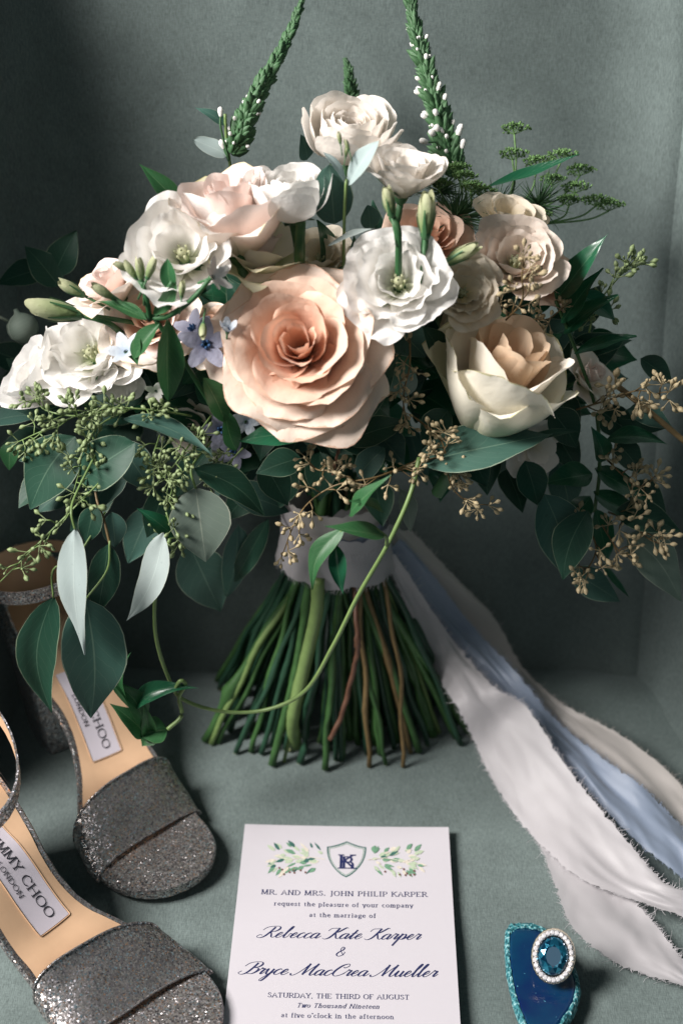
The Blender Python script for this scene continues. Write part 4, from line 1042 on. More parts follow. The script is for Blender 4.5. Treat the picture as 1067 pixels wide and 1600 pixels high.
def wrap_band(y0, y1, x0, x1, mat, tmat, label, seed, grow=0.0, tilt=0.0):
    rows = []
    for i in range(13):
        t = i / 12; py = y0 + (y1 - y0) * t
        flare = 0.0012 * (2 * t - 1) ** 2
        l = P(x0[0] + (x0[1] - x0[0]) * t, py, NY); r = P(x1[0] + (x1[1] - x1[0]) * t, py, NY)
        c = (l + r) / 2; rx = (r - l).length / 2 + grow + flare; ry = rx * 0.9
        row = []
        for k in range(48):
            a = 2 * math.pi * k / 48
            w = 1 + 0.03 * nz(math.cos(a) * 2 + seed, t * 5 + math.sin(a) * 2, seed) + 0.012 * nz(math.cos(a) * 6, t * 16, seed)
            z = c.z + tilt * math.cos(a) + (0.0035 * nz(math.cos(a) * 5, math.sin(a) * 5, seed + i) if i in (0, 12) else 0)
            row.append(Vector((c.x + rx * w * math.cos(a), c.y + ry * w * math.sin(a), z)))
        rows.append(row)
    mb = MB(); mb.grid(rows, closed=True)
    o = mb.build('ribbon_wrap', M[mat], bq, label)
    m2 = MB(); rr = random.Random(seed)
    for k in range(48):
        for _ in range(4):
            p = rows[12][k].lerp(rows[12][(k + 1) % 48], rr.random())
            q = p + Vector((rr.uniform(-.002, .002), -0.001, -rr.uniform(0.0008, 0.004)))
            m2.tube([p, q], [0.00014, 0.00008], 3, False)
    t = m2.build('frayed_threads', M[tmat], o); t['kind'] = 'stuff'
wrap_band(772, 838, (452, 446), (598, 600), 'silk_taupe', 'thread_taupe', 'taupe upper turn of the stem wrap', 21, 0.0)
wrap_band(806, 852, (448, 444), (600, 604), 'silk_blue', 'thread_blue', 'dusty blue turn of the stem wrap', 24, 0.0006, 0.004)
wrap_band(806, 874, (446, 438), (602, 610), 'silk_white', 'thread', 'white frayed lower turn of the stem wrap', 27, 0.0016, -0.003)
wrap_band(778, 832, (446, 444), (560, 604), 'silk_white', 'thread', 'white turn of the stem wrap near the top', 29, 0.0009, 0.002)

# ------------------------------------------------------------------ lettering drawn as pen strokes
SERIF = {
 'A': (9, 'l .5,0 4.5,10 8.5,0|l 2,3.4 7,3.4'), 'C': (8.6, 'c 8,7.6 6.4,9.8 3.6,9.7 1.2,7.4 .8,4.6 1.6,1.8 4,.2 6.6,.4 8.2,2.2'),
 'D': (9, 'l 1.2,0 1.2,10|c 1.2,10 5,9.8 8,7 8,3 5,.2 1.2,0'), 'E': (7.6, 'l 1.2,0 1.2,10|l 1.2,10 6.8,10 6.8,8.4|l 1.2,5.2 5.4,5.2|l 1.2,0 7,0 7,1.7'),
 'F': (7, 'l 1.2,0 1.2,10|l 1.2,10 6.6,10 6.6,8.4|l 1.2,5.1 5.2,5.1'), 'G': (9, 'c 8,7.8 6.2,9.8 3.6,9.7 1.2,7.4 .8,4.6 1.6,1.8 4,.1 6.4,.3 8,1.6|l 8,1.4 8,4.4 5.8,4.4'),
 'H': (9.6, 'l 1.4,0 1.4,10|l 8.2,0 8.2,10|l 1.4,5.2 8.2,5.2'), 'I': (4, 'l 2,0 2,10'), 'J': (5, 'l 3.4,10 3.4,1.5|c 3.4,2 3,-1.2 .8,-2.2'),
 'K': (9, 'l 1.4,0 1.4,10|l 8,10 1.6,4.4|l 3.4,6 8.6,0'), 'L': (7.4, 'l 1.4,10 1.4,0|l 1.4,0 7,0 7,1.8'), 'M': (11.6, 'l 1.4,0 1.8,10|l 1.8,10 5.8,.5|l 5.8,.5 9.8,10|l 9.8,10 10.2,0'),
 'N': (9.8, 'l 1.4,0 1.4,10|l 1.4,10 8.2,0|l 8.2,0 8.2,10'), 'O': (10, 'c 5,10 1.8,8.6 .8,5 1.8,1.4 5,0 8.2,1.4 9.2,5 8.2,8.6 5,10'), 'P': (7.6, 'l 1.4,0 1.4,10|c 1.4,10 5,10 7,8.2 6.6,5.8 4.4,4.7 1.4,4.8'),
 'R': (8.8, 'l 1.4,0 1.4,10|c 1.4,10 5,10 7,8.2 6.6,6 4.4,5 1.4,5|l 4,5 8.4,0'), 'S': (6.8, 'c 5.8,7.8 4.6,9.8 2.6,9.7 1.2,8.2 1.8,6.4 4.4,4.9 6,3.2 5.4,1 3,.1 1.2,1 .8,2.4'),
 'T': (8, 'l 4,0 4,10|l .8,8.4 .8,10 7.2,10 7.2,8.4'), 'U': (9.4, 'l 1.4,10 1.4,4|c 1.4,4.4 1.8,1 4.8,0 7.6,1.2 8,4.4|l 8,4 8,10'), 'Y': (8.6, 'l 4.3,0 4.3,4.6|l .8,10 4.3,4.4|l 7.8,10 4.3,4.4'),
 'a': (6.2, 'c 1.2,5.2 2.6,6.6 4.4,5.8 4.6,3.5 4.6,1 5.6,.2|c 4.6,3.8 2,3.4 .9,1.8 2,.1 4.5,1.4'), 'b': (6.6, 'l 1.2,10 1.2,.4|c 1.2,4.8 3.2,6.6 5.6,5 5.6,1.4 3.4,0 1.2,.8'),
 'c': (5.6, 'c 4.9,5.2 3.2,6.6 1.2,5 .9,2.6 2,.5 4,.1 5.1,1.2'), 'd': (6.8, 'l 5.2,10 5.2,0|c 5.2,5 3.6,6.6 1.2,5 1,1.6 3,-.1 5.2,1.2'), 'e': (5.8, 'c 1,3.4 5,3.6 4.6,5.6 3,6.6 1.2,5 1,2.4 2.4,.2 4.2,.2 5.2,1.3'),
 'f': (4.4, 'l 1.9,0 1.9,7|c 1.9,7 2.4,9.8 4.4,9.6|l .5,6.4 3.8,6.4'), 'g': (6, 'c 3,6.5 1,5.4 1.2,3 3,2.2 4.8,3.4 4.6,5.6 3,6.5 5.8,6.7|c 2,2.3 1.2,1 4.8,.4 5.2,-1.8 2.6,-3.2 .6,-2 1.4,-.2 3,.2'),
 'h': (7, 'l 1.4,0 1.4,10|c 1.4,4.6 3.4,6.7 5.2,5.6 5.4,3.8|l 5.4,4.2 5.4,0'), 'i': (3.4, 'l 1.7,0 1.7,6.5|d 1.7,9'), 'k': (6.6, 'l 1.4,0 1.4,10|l 5.4,6.5 1.6,2.8|l 2.8,3.8 5.8,0'), 'l': (3.4, 'l 1.7,0 1.7,10'),
 'm': (10.2, 'l 1.4,0 1.4,6.5|c 1.4,4.6 3.2,6.7 4.8,5.6 5,3.8|l 5,4.2 5,0|c 5,4.6 6.8,6.7 8.4,5.6 8.6,3.8|l 8.6,4.2 8.6,0'), 'n': (7, 'l 1.4,0 1.4,6.5|c 1.4,4.6 3.4,6.7 5.2,5.6 5.4,3.8|l 5.4,4.2 5.4,0'),
 'o': (6.6, 'c 3.3,6.6 1.2,5.4 .9,3.3 1.4,1 3.3,0 5.2,1 5.7,3.3 5.2,5.6 3.3,6.6'), 'p': (6.8, 'l 1.4,-3.2 1.4,6.5|c 1.4,5 3.4,6.7 5.6,5.2 5.6,1.4 3.4,-.1 1.4,1.2'), 'q': (6.8, 'l 5.2,-3.2 5.2,6.5|c 5.2,5.2 3.4,6.7 1.2,5 1,1.4 3.2,-.1 5.2,1.2'),
 'r': (5, 'l 1.4,0 1.4,6.5|c 1.4,4.4 2.8,6.6 4.4,6'), 's': (5, 'c 4.2,5.2 3,6.6 1.4,6 1.2,4.4 3.6,3 4.2,1.4 2.8,.1 1.2,.4 .8,1.6'), 't': (4.4, 'l 1.9,8.4 1.9,1.6|c 1.9,2 2.2,.2 4,.6|l .5,6.4 3.8,6.4'),
 'u': (7, 'l 1.3,6.5 1.3,2.4|c 1.3,2.8 2,0 4,.2 5.4,2|l 5.4,6.5 5.4,0'), 'v': (6, 'l .6,6.5 3,0|l 3,0 5.4,6.5'), 'w': (8.8, 'l .5,6.5 2.6,0|l 2.6,0 4.4,6.5|l 4.4,6.5 6.2,0|l 6.2,0 8.3,6.5'), 'y': (6.2, 'l .6,6.5 3.2,.2|l 5.6,6.5 2.4,-3'),
 '.': (2.6, 'd 1.2,.5'), ',': (2.6, 'l 1.4,.8 .8,-1.6'), "'": (2.2, 'l 1.2,10 .9,7.6'), ' ': (3.8, ''),
}
SCRIPT = {
 'a': (6.3, 'c 5,4.2 3.2,5 1.2,3.5 .8,1.2 2,0 3.8,1.2 5.1,4.7|c 5.1,4.8 4.6,1.5 5,.1 6.4,.8 7.4,2.4'), 'b': (5.6, 'c 0,1.5 2.5,6 3.4,9.6 2.8,10.6 2,8.6 1.6,3 1.9,.6 3.2,0 4.5,1.5 4.6,4 6,3.6'),
 'c': (4.8, 'c 4.4,4.2 3.4,5 1.4,3.6 1,1.4 2.2,0 4,.6 5.4,2.4'), 'e': (4.8, 'c .2,1.4 2.5,2.2 3.8,3.8 3,5 1.5,3.6 1.1,1.4 2.3,0 4,.6 5.4,2.4'), 't': (4.2, 'c 0,1.5 1.6,4.5 2.8,8.4|c 2.8,8.4 1.9,3 1.9,.6 2.8,0 4.8,2.4|l .4,5.2 4.4,5.4'),
 'r': (5, 'c 0,1.5 1.5,4.6 1.9,5.6 2.3,4.7 4,4.8 3.4,2 3.5,.3 4.6,.6 5.6,2.4'), 'p': (6.2, 'c 0,1.5 1.2,3.6 1.9,5.4|l 1.9,5.4 .6,-5.6|c 1.2,1 2.8,4.5 4.4,4.8 5,2.6 4,.3 2.2,.4|c 4,.3 5.4,.8 6.6,2.4'),
 'y': (6.2, 'c .2,3.4 1.4,4.9 1.7,2 2.6,.1 4,1 5.2,4.8|c 5.2,4.8 4.2,-2 2.8,-5.4 1.2,-4.6 3.2,-1 6.6,2.4'), 'u': (6.4, 'c 0,2 1.4,5 1.3,1.5 2.2,0 4,1.4 5,4.8|c 5,4.8 4.6,1.2 5.2,0 6.3,.8 7.2,2.4'), 'l': (3.8, 'c 0,1.5 2.4,6 3.5,9.8 2.9,10.8 2,8.4 1.6,2 2.2,0 3.4,.6 4.4,2.4'),
 'R': (9.6, 'c -2,6.5 -.6,9 3,10.2 7.6,10.2 9,8 7.4,5.8 4.2,5|c 5,9.6 4.2,5 2.6,.8 0,-.6 -2.4,.4 -1.4,2.2 .6,1.8|c 4.6,5 6.2,3 7.6,.6 9.2,.2 10.6,1.6'), 'K': (9.4, 'c -1.6,7 -.6,9.2 2,9.6 5,9.8|c 5,9.8 4.2,5 2.8,1 .4,-.5 -2,.5|c 11,9.6 9.4,10.2 6.4,6.6 3.8,5.2|c 4.4,5.4 6,3 7.6,.6 9,.2 10.4,1.6'),
 'B': (8.8, 'c 5,9.6 4.2,5 2.6,.8 0,-.6 -2.6,.6 -1.4,2.4|c -2,6.5 -.4,9.2 3,10.4 7,10.3 8.6,8.6 7.6,6.4 4.6,5.4|c 4.6,5.4 8,5 8.6,2.6 6.6,.3 3.4,.3'), 'M': (13, 'c -2.4,1.4 -1.4,-.2 1,.6 3.6,4.6 5.6,10|l 5.6,10 5.8,.4|c 5.8,.4 8,4.6 11.2,10|c 11.2,10 10.4,4 10.6,.8 11.8,0 13.6,2'),
 'C': (8.4, 'c 5.4,7.4 6.6,6.8 8.4,8.4 7.4,10.2 4.2,9 1.8,5 1.6,1.6 4,-.2 7,.8 9,2.8'), '&': (7.4, 'c 6.4,1 4.4,3.2 2.4,6.4 3,9.4 4.8,9 4.4,6.6 1.4,4 .4,1.6 2.2,-.1 4.8,.8 6.6,3.6 5.6,4.6'), ' ': (5, ''),
}
def lay_text(txt, font, slant, thin, thick, track, downonly):
    """list of (points, widths) polylines, and total advance; units of 1/10 cap height."""
    out = []; x = 0.0
    for ch in txt:
        adv, spec = font[ch]
        for st in [q for q in spec.split('|') if q]:
            kind, *pp = st.split()
            pts = [Vector((float(a.split(',')[0]) + x, float(a.split(',')[1]), 0)) for a in pp]
            if kind == 'd':
                out.append(([pts[0] + Vector((-thick * .6, 0, 0)), pts[0] + Vector((thick * .6, 0, 0))], [thick * 1.2] * 2)); continue
            if kind == 'c': pts = crom(pts, 7)
            ws = []
            for i in range(len(pts)):
                t = pts[min(i + 1, len(pts) - 1)] - pts[max(i - 1, 0)]
                t = t.normalized() if t.length > 0 else Vector((1, 0, 0))
                dn = max(0, -t.y) if downonly else abs(t.y)
                ws.append(thin + (thick - thin) * dn ** 1.5)
            if kind == 'l' and not downonly:
                for k, o in ((0, 1), (-1, -2)):
                    dd = pts[k] - pts[o]
                    if abs(dd.y) > abs(dd.x) * 0.8 and min(abs(pts[k].y - q) for q in (0, 10, 6.5, -3.2)) < 0.15:
                        h = thick * 1.15
                        out.append(([pts[k] + Vector((-h, 0, 0)), pts[k] + Vector((h, 0, 0))], [thin * 1.1] * 2))
            out.append((pts, ws))
        x += adv + track
    sl = [([Vector((p.x + slant * p.y, p.y, 0)) for p in a], w) for a, w in out]
    return sl, x - track
def text_mb(txt, font, width, slant=0.0, thin=0.55, thick=1.35, track=0.8, downonly=False, origin=(0, 0), ang=0.0, z=0.0, fit=None, mapf=None):
    """centred on origin, scaled so that the line is `width` wide."""
    st, adv = lay_text(txt, font, slant, thin, thick, track, downonly)
    k = width / adv
    mb = MB(); ca, sa = math.cos(ang), math.sin(ang)
    for i, (pts, ws) in enumerate(st):
        l, r = [], []
        m = len(pts)
        for j, p in enumerate(pts):
            t = pts[min(j + 1, m - 1)] - pts[max(j - 1, 0)]
            t = t.normalized() if t.length > 1e-6 else Vector((1, 0, 0))
            n = Vector((-t.y, t.x, 0)) * ws[j] * 0.5
            for lst, q in ((l, p + n), (r, p - n)):
                X = (q.x - adv / 2) * k; Yy = q.y * k
                v = Vector((origin[0] + ca * X - sa * Yy, origin[1] + sa * X + ca * Yy, z + (i % 16) * 0.000004))
                lst.append(mapf(v) if mapf else v)
        mb.grid([l, r])
    return mb

# ------------------------------------------------------------------ invitation card
CARD0 = Vector((0.0032, 0.6562, 0)); CYAW = D(-1.2); CW, CL, CT = 0.1272, 0.178, 0.0016
CZ = 0.0035
card = empty('invitation_card', (CARD0.x, CARD0.y, CZ), 'white wedding invitation card with leafy crest and navy lettering', 'card', rotz=CYAW)
mb = MB()
prof = [(-CW / 2, -CL), (CW / 2, -CL), (CW / 2, 0), (-CW / 2, 0)]
NXC, NYC = 12, 16
def cz(x, y): return 0.0007 * (x / CW * 2) ** 2 + 0.0006 * math.sin((y / CL) * 3.0)
rows = [[Vector((-CW / 2 + CW * j / NXC, -CL + CL * i / NYC, CT + cz(-CW / 2 + CW * j / NXC, -CL + CL * i / NYC))) for j in range(NXC + 1)] for i in range(NYC + 1)]
mb.grid(rows)
bot = [[p - Vector((0, 0, CT)) for p in reversed(r)] for r in rows]
mb.grid(bot)
ring_t = rows[0] + [r[-1] for r in rows[1:]] + rows[-1][::-1][1:] + [r[0] for r in rows[::-1]][1:]
mb.grid([ring_t, [p - Vector((0, 0, CT)) for p in ring_t]])
mb.build('card_sheet', M['paper'], card, local=True, smooth=False)
def cl(px, py):
    g = G(px, py, CZ + CT) - Vector((CARD0.x, CARD0.y, 0))
    c, s = math.cos(-CYAW), math.sin(-CYAW)
    return (c * g.x - s * g.y, s * g.x + c * g.y)
def cardmap(v): return Vector((v.x, v.y, v.z + cz(v.x, v.y)))
ZT = CT + 0.00012
for (txt, x0, x1, py, font, kw) in [
    ('MR. AND MRS. JOHN PHILIP KARPER', 408, 667, 1399, SERIF, dict(thin=.8, thick=1.55, track=1.7)),
    ('request the pleasure of your company', 428, 645, 1416, SERIF, dict(thin=.75, thick=1.5, track=1.5)),
    ('at the marriage of', 483, 587, 1432.5, SERIF, dict(thin=.75, thick=1.5, track=1.5)),
    ('Rebecca Kate Karper', 408, 656, 1466, SCRIPT, dict(slant=.62, thin=.42, thick=1.25, track=0.0, downonly=True)),
    ('&', 524, 538, 1493, SCRIPT, dict(slant=.3, thin=.6, thick=1.2, track=0, downonly=True)),
    ('Bryce MacCrea Mueller', 380, 682, 1524, SCRIPT, dict(slant=.62, thin=.42, thick=1.25, track=0.0, downonly=True)),
    ('SATURDAY, THE THIRD OF AUGUST', 418, 639, 1559.5, SERIF, dict(thin=.8, thick=1.5, track=1.2)),
    ('Two Thousand Nineteen', 463, 592, 1574.5, SERIF, dict(slant=.3, thin=.75, thick=1.45, track=1.2)),
    ("at five o'clock in the afternoon", 439, 615, 1590.5, SERIF, dict(thin=.75, thick=1.45, track=1.3))]:
    a, b = cl(x0, py), cl(x1, py)
    mb = text_mb(txt, font, b[0] - a[0], origin=((a[0] + b[0]) / 2 - (0.5 * 0.62 * 10 * (b[0] - a[0]) / 160 * 0.5 if font is SCRIPT else 0), (a[1] + b[1]) / 2), z=ZT, mapf=cardmap, **kw)
    mb.build('lettering', M['ink'], card, local=True, smooth=False)
# crest
cc = cl(541, 1343)
ku = (cl(600, 1343)[0] - cl(500, 1343)[0]) / 100          # card metres per pixel across
kv = (cl(541, 1310)[1] - cl(541, 1376)[1]) / 66
def cpt(dx, dy, z=ZT): return cardmap(Vector((cc[0] + dx * ku, cc[1] - dy * kv, z)))
def shield(s):
    pts = []
    for t in [i / 10 for i in range(11)]: pts.append((-31 * s + 31 * s * t, (-20 - 9 * t ** 1.5) * s))
    for t in [i / 10 for i in range(1, 11)]: pts.append((31 * s * t, (-29 + 9 * (1 - (1 - t) ** 1.5)) * s))
    for t in [i / 14 for i in range(1, 15)]: pts.append((31 * s * math.cos(t * math.pi / 2) ** 0.75, (-20 + 47 * t ** 0.85) * s))
    for t in [i / 14 for i in range(13, -1, -1)]: pts.append((-31 * s * math.cos(t * math.pi / 2) ** 0.75, (-20 + 47 * t ** 0.85) * s))
    return pts
M['pgreen'] = m_plain('print_green', (0.035, 0.12, 0.10), 0.7, 0.5, 900)
M['pgreen2'] = m_plain('print_mid_green', (0.13, 0.27, 0.17), 0.7, 0.5, 900)
M['pgreen3'] = m_plain('print_pale_green', (0.42, 0.50, 0.36), 0.7, 0.3, 900)
M['pgold'] = m_plain('print_pale_gold', (0.62, 0.57, 0.48), 0.7, 0.3, 900)
M['pberry'] = m_plain('print_brown', (0.16, 0.07, 0.06), 0.7, 0.4, 900)
for a, b, m in ((1.0, 0.925, 'pgreen'), (0.885, 0.855, 'pgreen2')):
    o, i = shield(a), shield(b)
    mb = MB(); mb.grid([[cpt(*p) for p in o], [cpt(*p) for p in i]])
    mb.build('crest_shield', M[m], card, local=True, smooth=False)
for txt, dx, w in (('K', 0.5, 25), ('B', 2.5, 19)):
    fnt = dict(SERIF); fnt['B'] = (8, 'l 1.4,0 1.4,10|c 1.4,10 5,10 6.4,7.8 5,5.4 1.4,5.2|c 1.4,5.2 6,5.2 7.2,2.8 6,.2 1.4,0')
    mb = text_mb(txt, fnt, w * ku, thin=.8, thick=1.5, origin=(cc[0] + dx * ku, cc[1] - 13 * kv), z=ZT + (0.00008 if txt == 'B' else 0), mapf=cardmap)
    mb.build('monogram', M['ink'], card, local=True, smooth=False)
pr = random.Random(3)
def print_leaf(mbd, dx, dy, ang, L, W, z):
    ca, sa = math.cos(ang), math.sin(ang)
    pts = []
    for t in [i / 8 for i in range(9)]: pts.append((t * L, W * 0.5 * math.sin(math.pi * t ** 0.8)))
    for t in [i / 8 for i in range(7, 0, -1)]: pts.append((t * L, -W * 0.5 * math.sin(math.pi * t ** 0.8)))
    mbd.face([cpt(dx + ca * x - sa * y, dy - (sa * x + ca * y), z) for x, y in pts])
lv = {m: MB() for m in ('pgreen', 'pgreen2', 'pgreen3', 'pgold', 'pberry')}
k = 0
for sx in (-1, 1):
    for i in range(58):
        t = pr.random() ** 0.8
        dx = sx * (34 + 80 * t); spr = 13 + 6 * math.sin(t * 3)
        dy = pr.uniform(-1, 1) * spr - 1
        ang = (0 if sx > 0 else math.pi) + sx * (-dy / spr * 0.9 + pr.uniform(-.35, .35)) * (1)
        m = pr.choice(['pgreen', 'pgreen2', 'pgreen2', 'pgreen3', 'pgreen3', 'pgold'] if t < 0.6 else ['pgreen3', 'pgreen3', 'pgold', 'pgreen2', 'pgreen' if sx < 0 else 'pgold'])
        k += 1
        print_leaf(lv[m], dx, dy, ang, pr.uniform(9, 17), pr.uniform(3.0, 6.5), ZT + k * 0.0000025)
    for i in range(8):
        k += 1
        a0 = sx * (60 + 50 * pr.random()); b0 = 14 + 12 * pr.random()
        print_leaf(lv['pberry'], a0, b0, pr.random() * 6, 3.4, 3.4, ZT + k * 0.0000025)
    k += 1
    st = [(sx * 33, 0), (sx * 60, -3), (sx * 90, 2), (sx * 112, -4)]
    lv['pgold'].grid([[cpt(x, y - 0.5, ZT + k * 0.0000025) for x, y in st], [cpt(x, y + 0.5, ZT + k * 0.0000025) for x, y in st]])
for m, b in lv.items(): b.build('crest_leaves', M[m], card, local=True, smooth=False)

# ------------------------------------------------------------------ sandals
def interp(x, xs, ys):
    if x <= xs[0]: return ys[0]
    for i in range(len(xs) - 1):
        if x <= xs[i + 1]:
            t = (x - xs[i]) / (xs[i + 1] - xs[i]); t = t * t * (3 - 2 * t) * 0.5 + t * 0.5
            return ys[i] + (ys[i + 1] - ys[i]) * t
    return ys[-1]
def sandal(toe, yaw, arch, label, scale=1.0, ring=None):
    """local frame: +x towards the toe, origin on the seat under the toe tip; arch = +1 / -1 side that is cut in."""
    root = empty('sandal', (toe[0], toe[1], 0.0), label, 'sandal', 'pair of evening sandals', yaw)
    root.scale = (scale, scale, scale)
    WM[root.name] = WM[root.name] @ Matrix.Scale(scale, 4)
    L = 0.222
    S = [0, .15, .35, .55, .68, .8, 1]; Z = [.087, .084, .062, .027, .013, .010, .011]
    HS = [0, .012, .03, .1, .2, .4, .55, .7, .8, .9, .96, .985, 1]; HW = [.001, .011, .018, .0265, .0280, .026, .029, .0355, .0365, .034, .022, .013, .001]
    def cen(s): return -arch * 0.009 * interp(s, [0, .45, .8, 1], [1, .8, 0, .25])
    def wid(s):
        if s > .8: return .0365 * max(0.0, 1 - ((s - .8) / .2) ** 2.3) ** 0.48
        if s < .1: return .0265 * max(0.0, 1 - ((.1 - s) / .1) ** 2) ** 0.5
        return interp(s, HS, HW)
    def hw(s, sd):
        w = wid(s)
        if sd == arch: w -= 0.0085 * math.exp(-((s - .47) / .14) ** 2)
        return w
    def top(s, v, inset=0.0, dz=0.0):
        sd = 1 if v >= 0 else -1
        w = max(0.0, hw(s, sd) - inset)
        return Vector((-L * (1 - s), cen(s) + v * w, interp(s, S, Z) + 0.002 * v * v * (s < .7) + dz))
    ss = [0, .002, .006, .015, .03, .06, .1] + [.15 + .05 * i for i in range(14)] + [.83, .86, .89, .92, .945, .965, .98, .99, .996, 1]
    vs_ = [-1 + 0.2 * i for i in range(11)]
    th = 0.0065
    mb = MB()
    mb.grid([[top(s, v) for v in vs_] for s in ss])
    for sd in (-1, 1):
        mb.grid([[top(s, sd), top(s, sd) + Vector((0, sd * 0.0012 * (0 < s < 1), -th * .35)), top(s, sd) + Vector((0, sd * 0.0004 * (0 < s < 1), -th))] for s in ss])
    mb.grid([[top(s, v, 0, -th) for v in vs_] for s in ss])
    mb.build('sole', M['glit_dark'], root, local=True)
    mb = MB()
    si = [0.02 + 0.64 * i / 30 for i in range(31)]
    mb.grid([[top(s, v, 0.0028 if s > .03 else 0.004, 0.0012 - 0.0009 * abs(v) ** 6) for v in vs_] for s in si])
    mb.build('insole', M['tan'], root, local=True)
    # toe strap: glitter outside, tan lining
    def strap(s0, s1, H, lift, out):
        rows = []
        for i in range(13):
            t = i / 12; row = []
            for j in range(25):
                a = math.pi * (j / 24 - 0.5)
                s = s0 + (s1 - s0) * t + 0.034 * arch * math.sin(a)
                sd = 1 if a >= 0 else -1
                w = wid(s) + 0.0022 + lift
                y = cen(s) + w * (abs(math.sin(a)) ** 0.8) * sd
                z = interp(s, S, Z) - 0.003 + (H + lift) * (1 - 0.74 * t) * max(0, math.cos(a)) ** 0.75
                z += 0.0006 * nz(a * 3, t * 3, out)
                row.append(Vector((-L * (1 - s) - 0.004 * math.cos(a), y, z)))
            rows.append(row)
        return rows
    ro = strap(.655, .815, .021, .0016, 1); ri = strap(.655, .815, .021, 0.0, 1)
    mb = MB(); mb.grid(ro)
    for e in (0, -1): mb.grid([ro[e], ri[e]])
    b = mb.build('toe_strap', M['glit_dark'], root, local=True)
    mb = MB(); mb.grid(ri); mb.build('lining', M['tan'], b, local=True)
    mb = MB()
    mb.tube([p + Vector((0, 0, 0.0004)) for p in ro[0]], 0.0007, 5); mb.tube([p + Vector((0, 0, 0.0004)) for p in ro[-1]], 0.0007, 5)
    mb.build('strap_edge', M['glit_dark'], b, local=True)
    # block heel
    mb = MB(); rows = []
    ol = [(s, -1) for s in (.30, .24, .18, .12, .07, .03, .012, 0)] + [(s, 1) for s in (.012, .03, .07, .12, .18, .24, .30)]
    for i in range(9):
        t = i / 8; row = []
        for s, sd in ol:
            p = top(s, sd, 0.0012, -th * 0.8)
            f = 1 - 0.26 * t
            row.append(Vector((-L * .86 + (p.x + L * .86) * (f - 0.02) + 0.004 * t, cen(.1) + (p.y - cen(.1)) * f, p.z * (1 - t) + 0.0005)))
        rows.append(row)
    mb.grid(rows, closed=True); mb.face(rows[-1])
    mb.build('heel', M['glit_silver'], root, local=True)
    # heel counter with tan lining
    oc = [(s, -1) for s in (.26, .20, .15, .10, .06, .03, .012, 0)] + [(s, 1) for s in (.012, .03, .06, .10, .15, .20, .26)]
    def counter(off):
        rows = []
        for i in range(8):
            t = i / 7; row = []
            for k, (s, sd) in enumerate(oc):
                h = 0.038 * (1 - abs(k - 7) / 7 * 0.72) ** 0.8
                p = top(s, sd, -off)
                row.append(p + Vector((-0.004 * t - (off if abs(k - 7) < 3 else 0), sd * 0.0 - (p.y - cen(s)) * 0.14 * t, h * t)))
            rows.append(row)
        return rows
    co, ci = counter(.0015), counter(0)
    mb = MB(); mb.grid(co); mb.grid([co[-1], ci[-1]])
    b = mb.build('heel_counter', M['glit_dark'], root, local=True)
    mb = MB(); mb.grid(ci); mb.build('lining', M['tan'], b, local=True)
    # ankle strap loop
    if ring is None: ring = dict(c=(-L * .80, 0, .136), rx=.040, ry=.031, tilt=(0.25, 0.15))
    def loop(off, hh):
        rows = []
        for z in (-1, -.3, .3, 1):
            row = []
            for k in range(41):
                a = 2 * math.pi * k / 40
                w = 1 + 0.04 * math.sin(2 * a + 1)
                x = (ring['rx'] + off) * math.cos(a) * w; y = (ring['ry'] + off) * math.sin(a) * w
                row.append(Vector((ring['c'][0] + x, ring['c'][1] + y, ring['c'][2] + z * hh + ring['tilt'][0] * x + ring['tilt'][1] * y)))
            rows.append(row)
        return rows
    lo, li = loop(.0012, .0045), loop(0, .0045)
    mb = MB(); mb.grid(lo); mb.grid([lo[0], li[0]]); mb.grid([lo[-1], li[-1]])
    b = mb.build('ankle_strap', M['glit_dark'], root, local=True)
    mb = MB(); mb.grid(li); mb.build('lining', M['tan'], b, local=True)
    # name patch
    def pm(v): # patch plane: v.x along the shoe (towards the toe), v.y across
        s = 1 + v.x / L
        sd = v.y
        w = max(0.004, hw(s, 1 if sd >= 0 else -1))
        return Vector((v.x, cen(s) + sd, interp(s, S, Z) + 0.002 * (sd / w) ** 2 + 0.0016 + v.z))
    x0, x1, wy = -L * (1 - .30), -L * (1 - .525), 0.0098
    mb = MB(); mb.grid([[pm(Vector((x0 + (x1 - x0) * i / 10, -wy + 2 * wy * j / 6, 0))) for j in range(7)] for i in range(11)])
    pt = mb.build('name_patch', M['patch'], root, local=True)
    mb = MB()
    e = [pm(Vector((x0 + (x1 - x0) * i / 12, sgn * (wy + .0006), 0.0001))) for sgn in (-1,) for i in range(13)]
    e += [pm(Vector((x1 + .0006, -wy + 2 * wy * i / 6, 0.0001))) for i in range(7)]
    e += [pm(Vector((x1 - (x1 - x0) * i / 12, wy + .0006, 0.0001))) for i in range(13)]
    mb.tube(e, 0.0003, 4); mb.build('stitching', M['tan'], pt, local=True)
    # the maker's name runs from heel to toe
    t1 = text_mb('JIMMY CHOO', SERIF, (x1 - x0) * 0.86, thin=.7, thick=1.3, track=.6, origin=((x0 + x1) / 2, -0.0005), z=0.0004, mapf=pm)
    t1.build('lettering', M['ink_dark'], pt, local=True, smooth=False)
    t2 = text_mb('LONDON', SERIF, (x1 - x0) * 0.34, thin=.8, thick=1.4, track=1.2, origin=((x0 + x1) / 2, -0.0068), z=0.0004, mapf=pm)
    t2.build('lettering', M['ink_dark'], pt, local=True, smooth=False)
    return root
ga = G(288, 1402)
sandal((ga.x, ga.y), D(-55), -1, 'dark glitter block heel sandal beneath the hanging silvery leaves', 1.0)
sandal((-0.071, 0.486), D(-40), 1, 'glitter sandal overlapping the corner of the invitation card', 1.03, ring=dict(c=(-0.176, -0.012, .118), rx=.042, ry=.034, tilt=(-0.5, 0.3)))

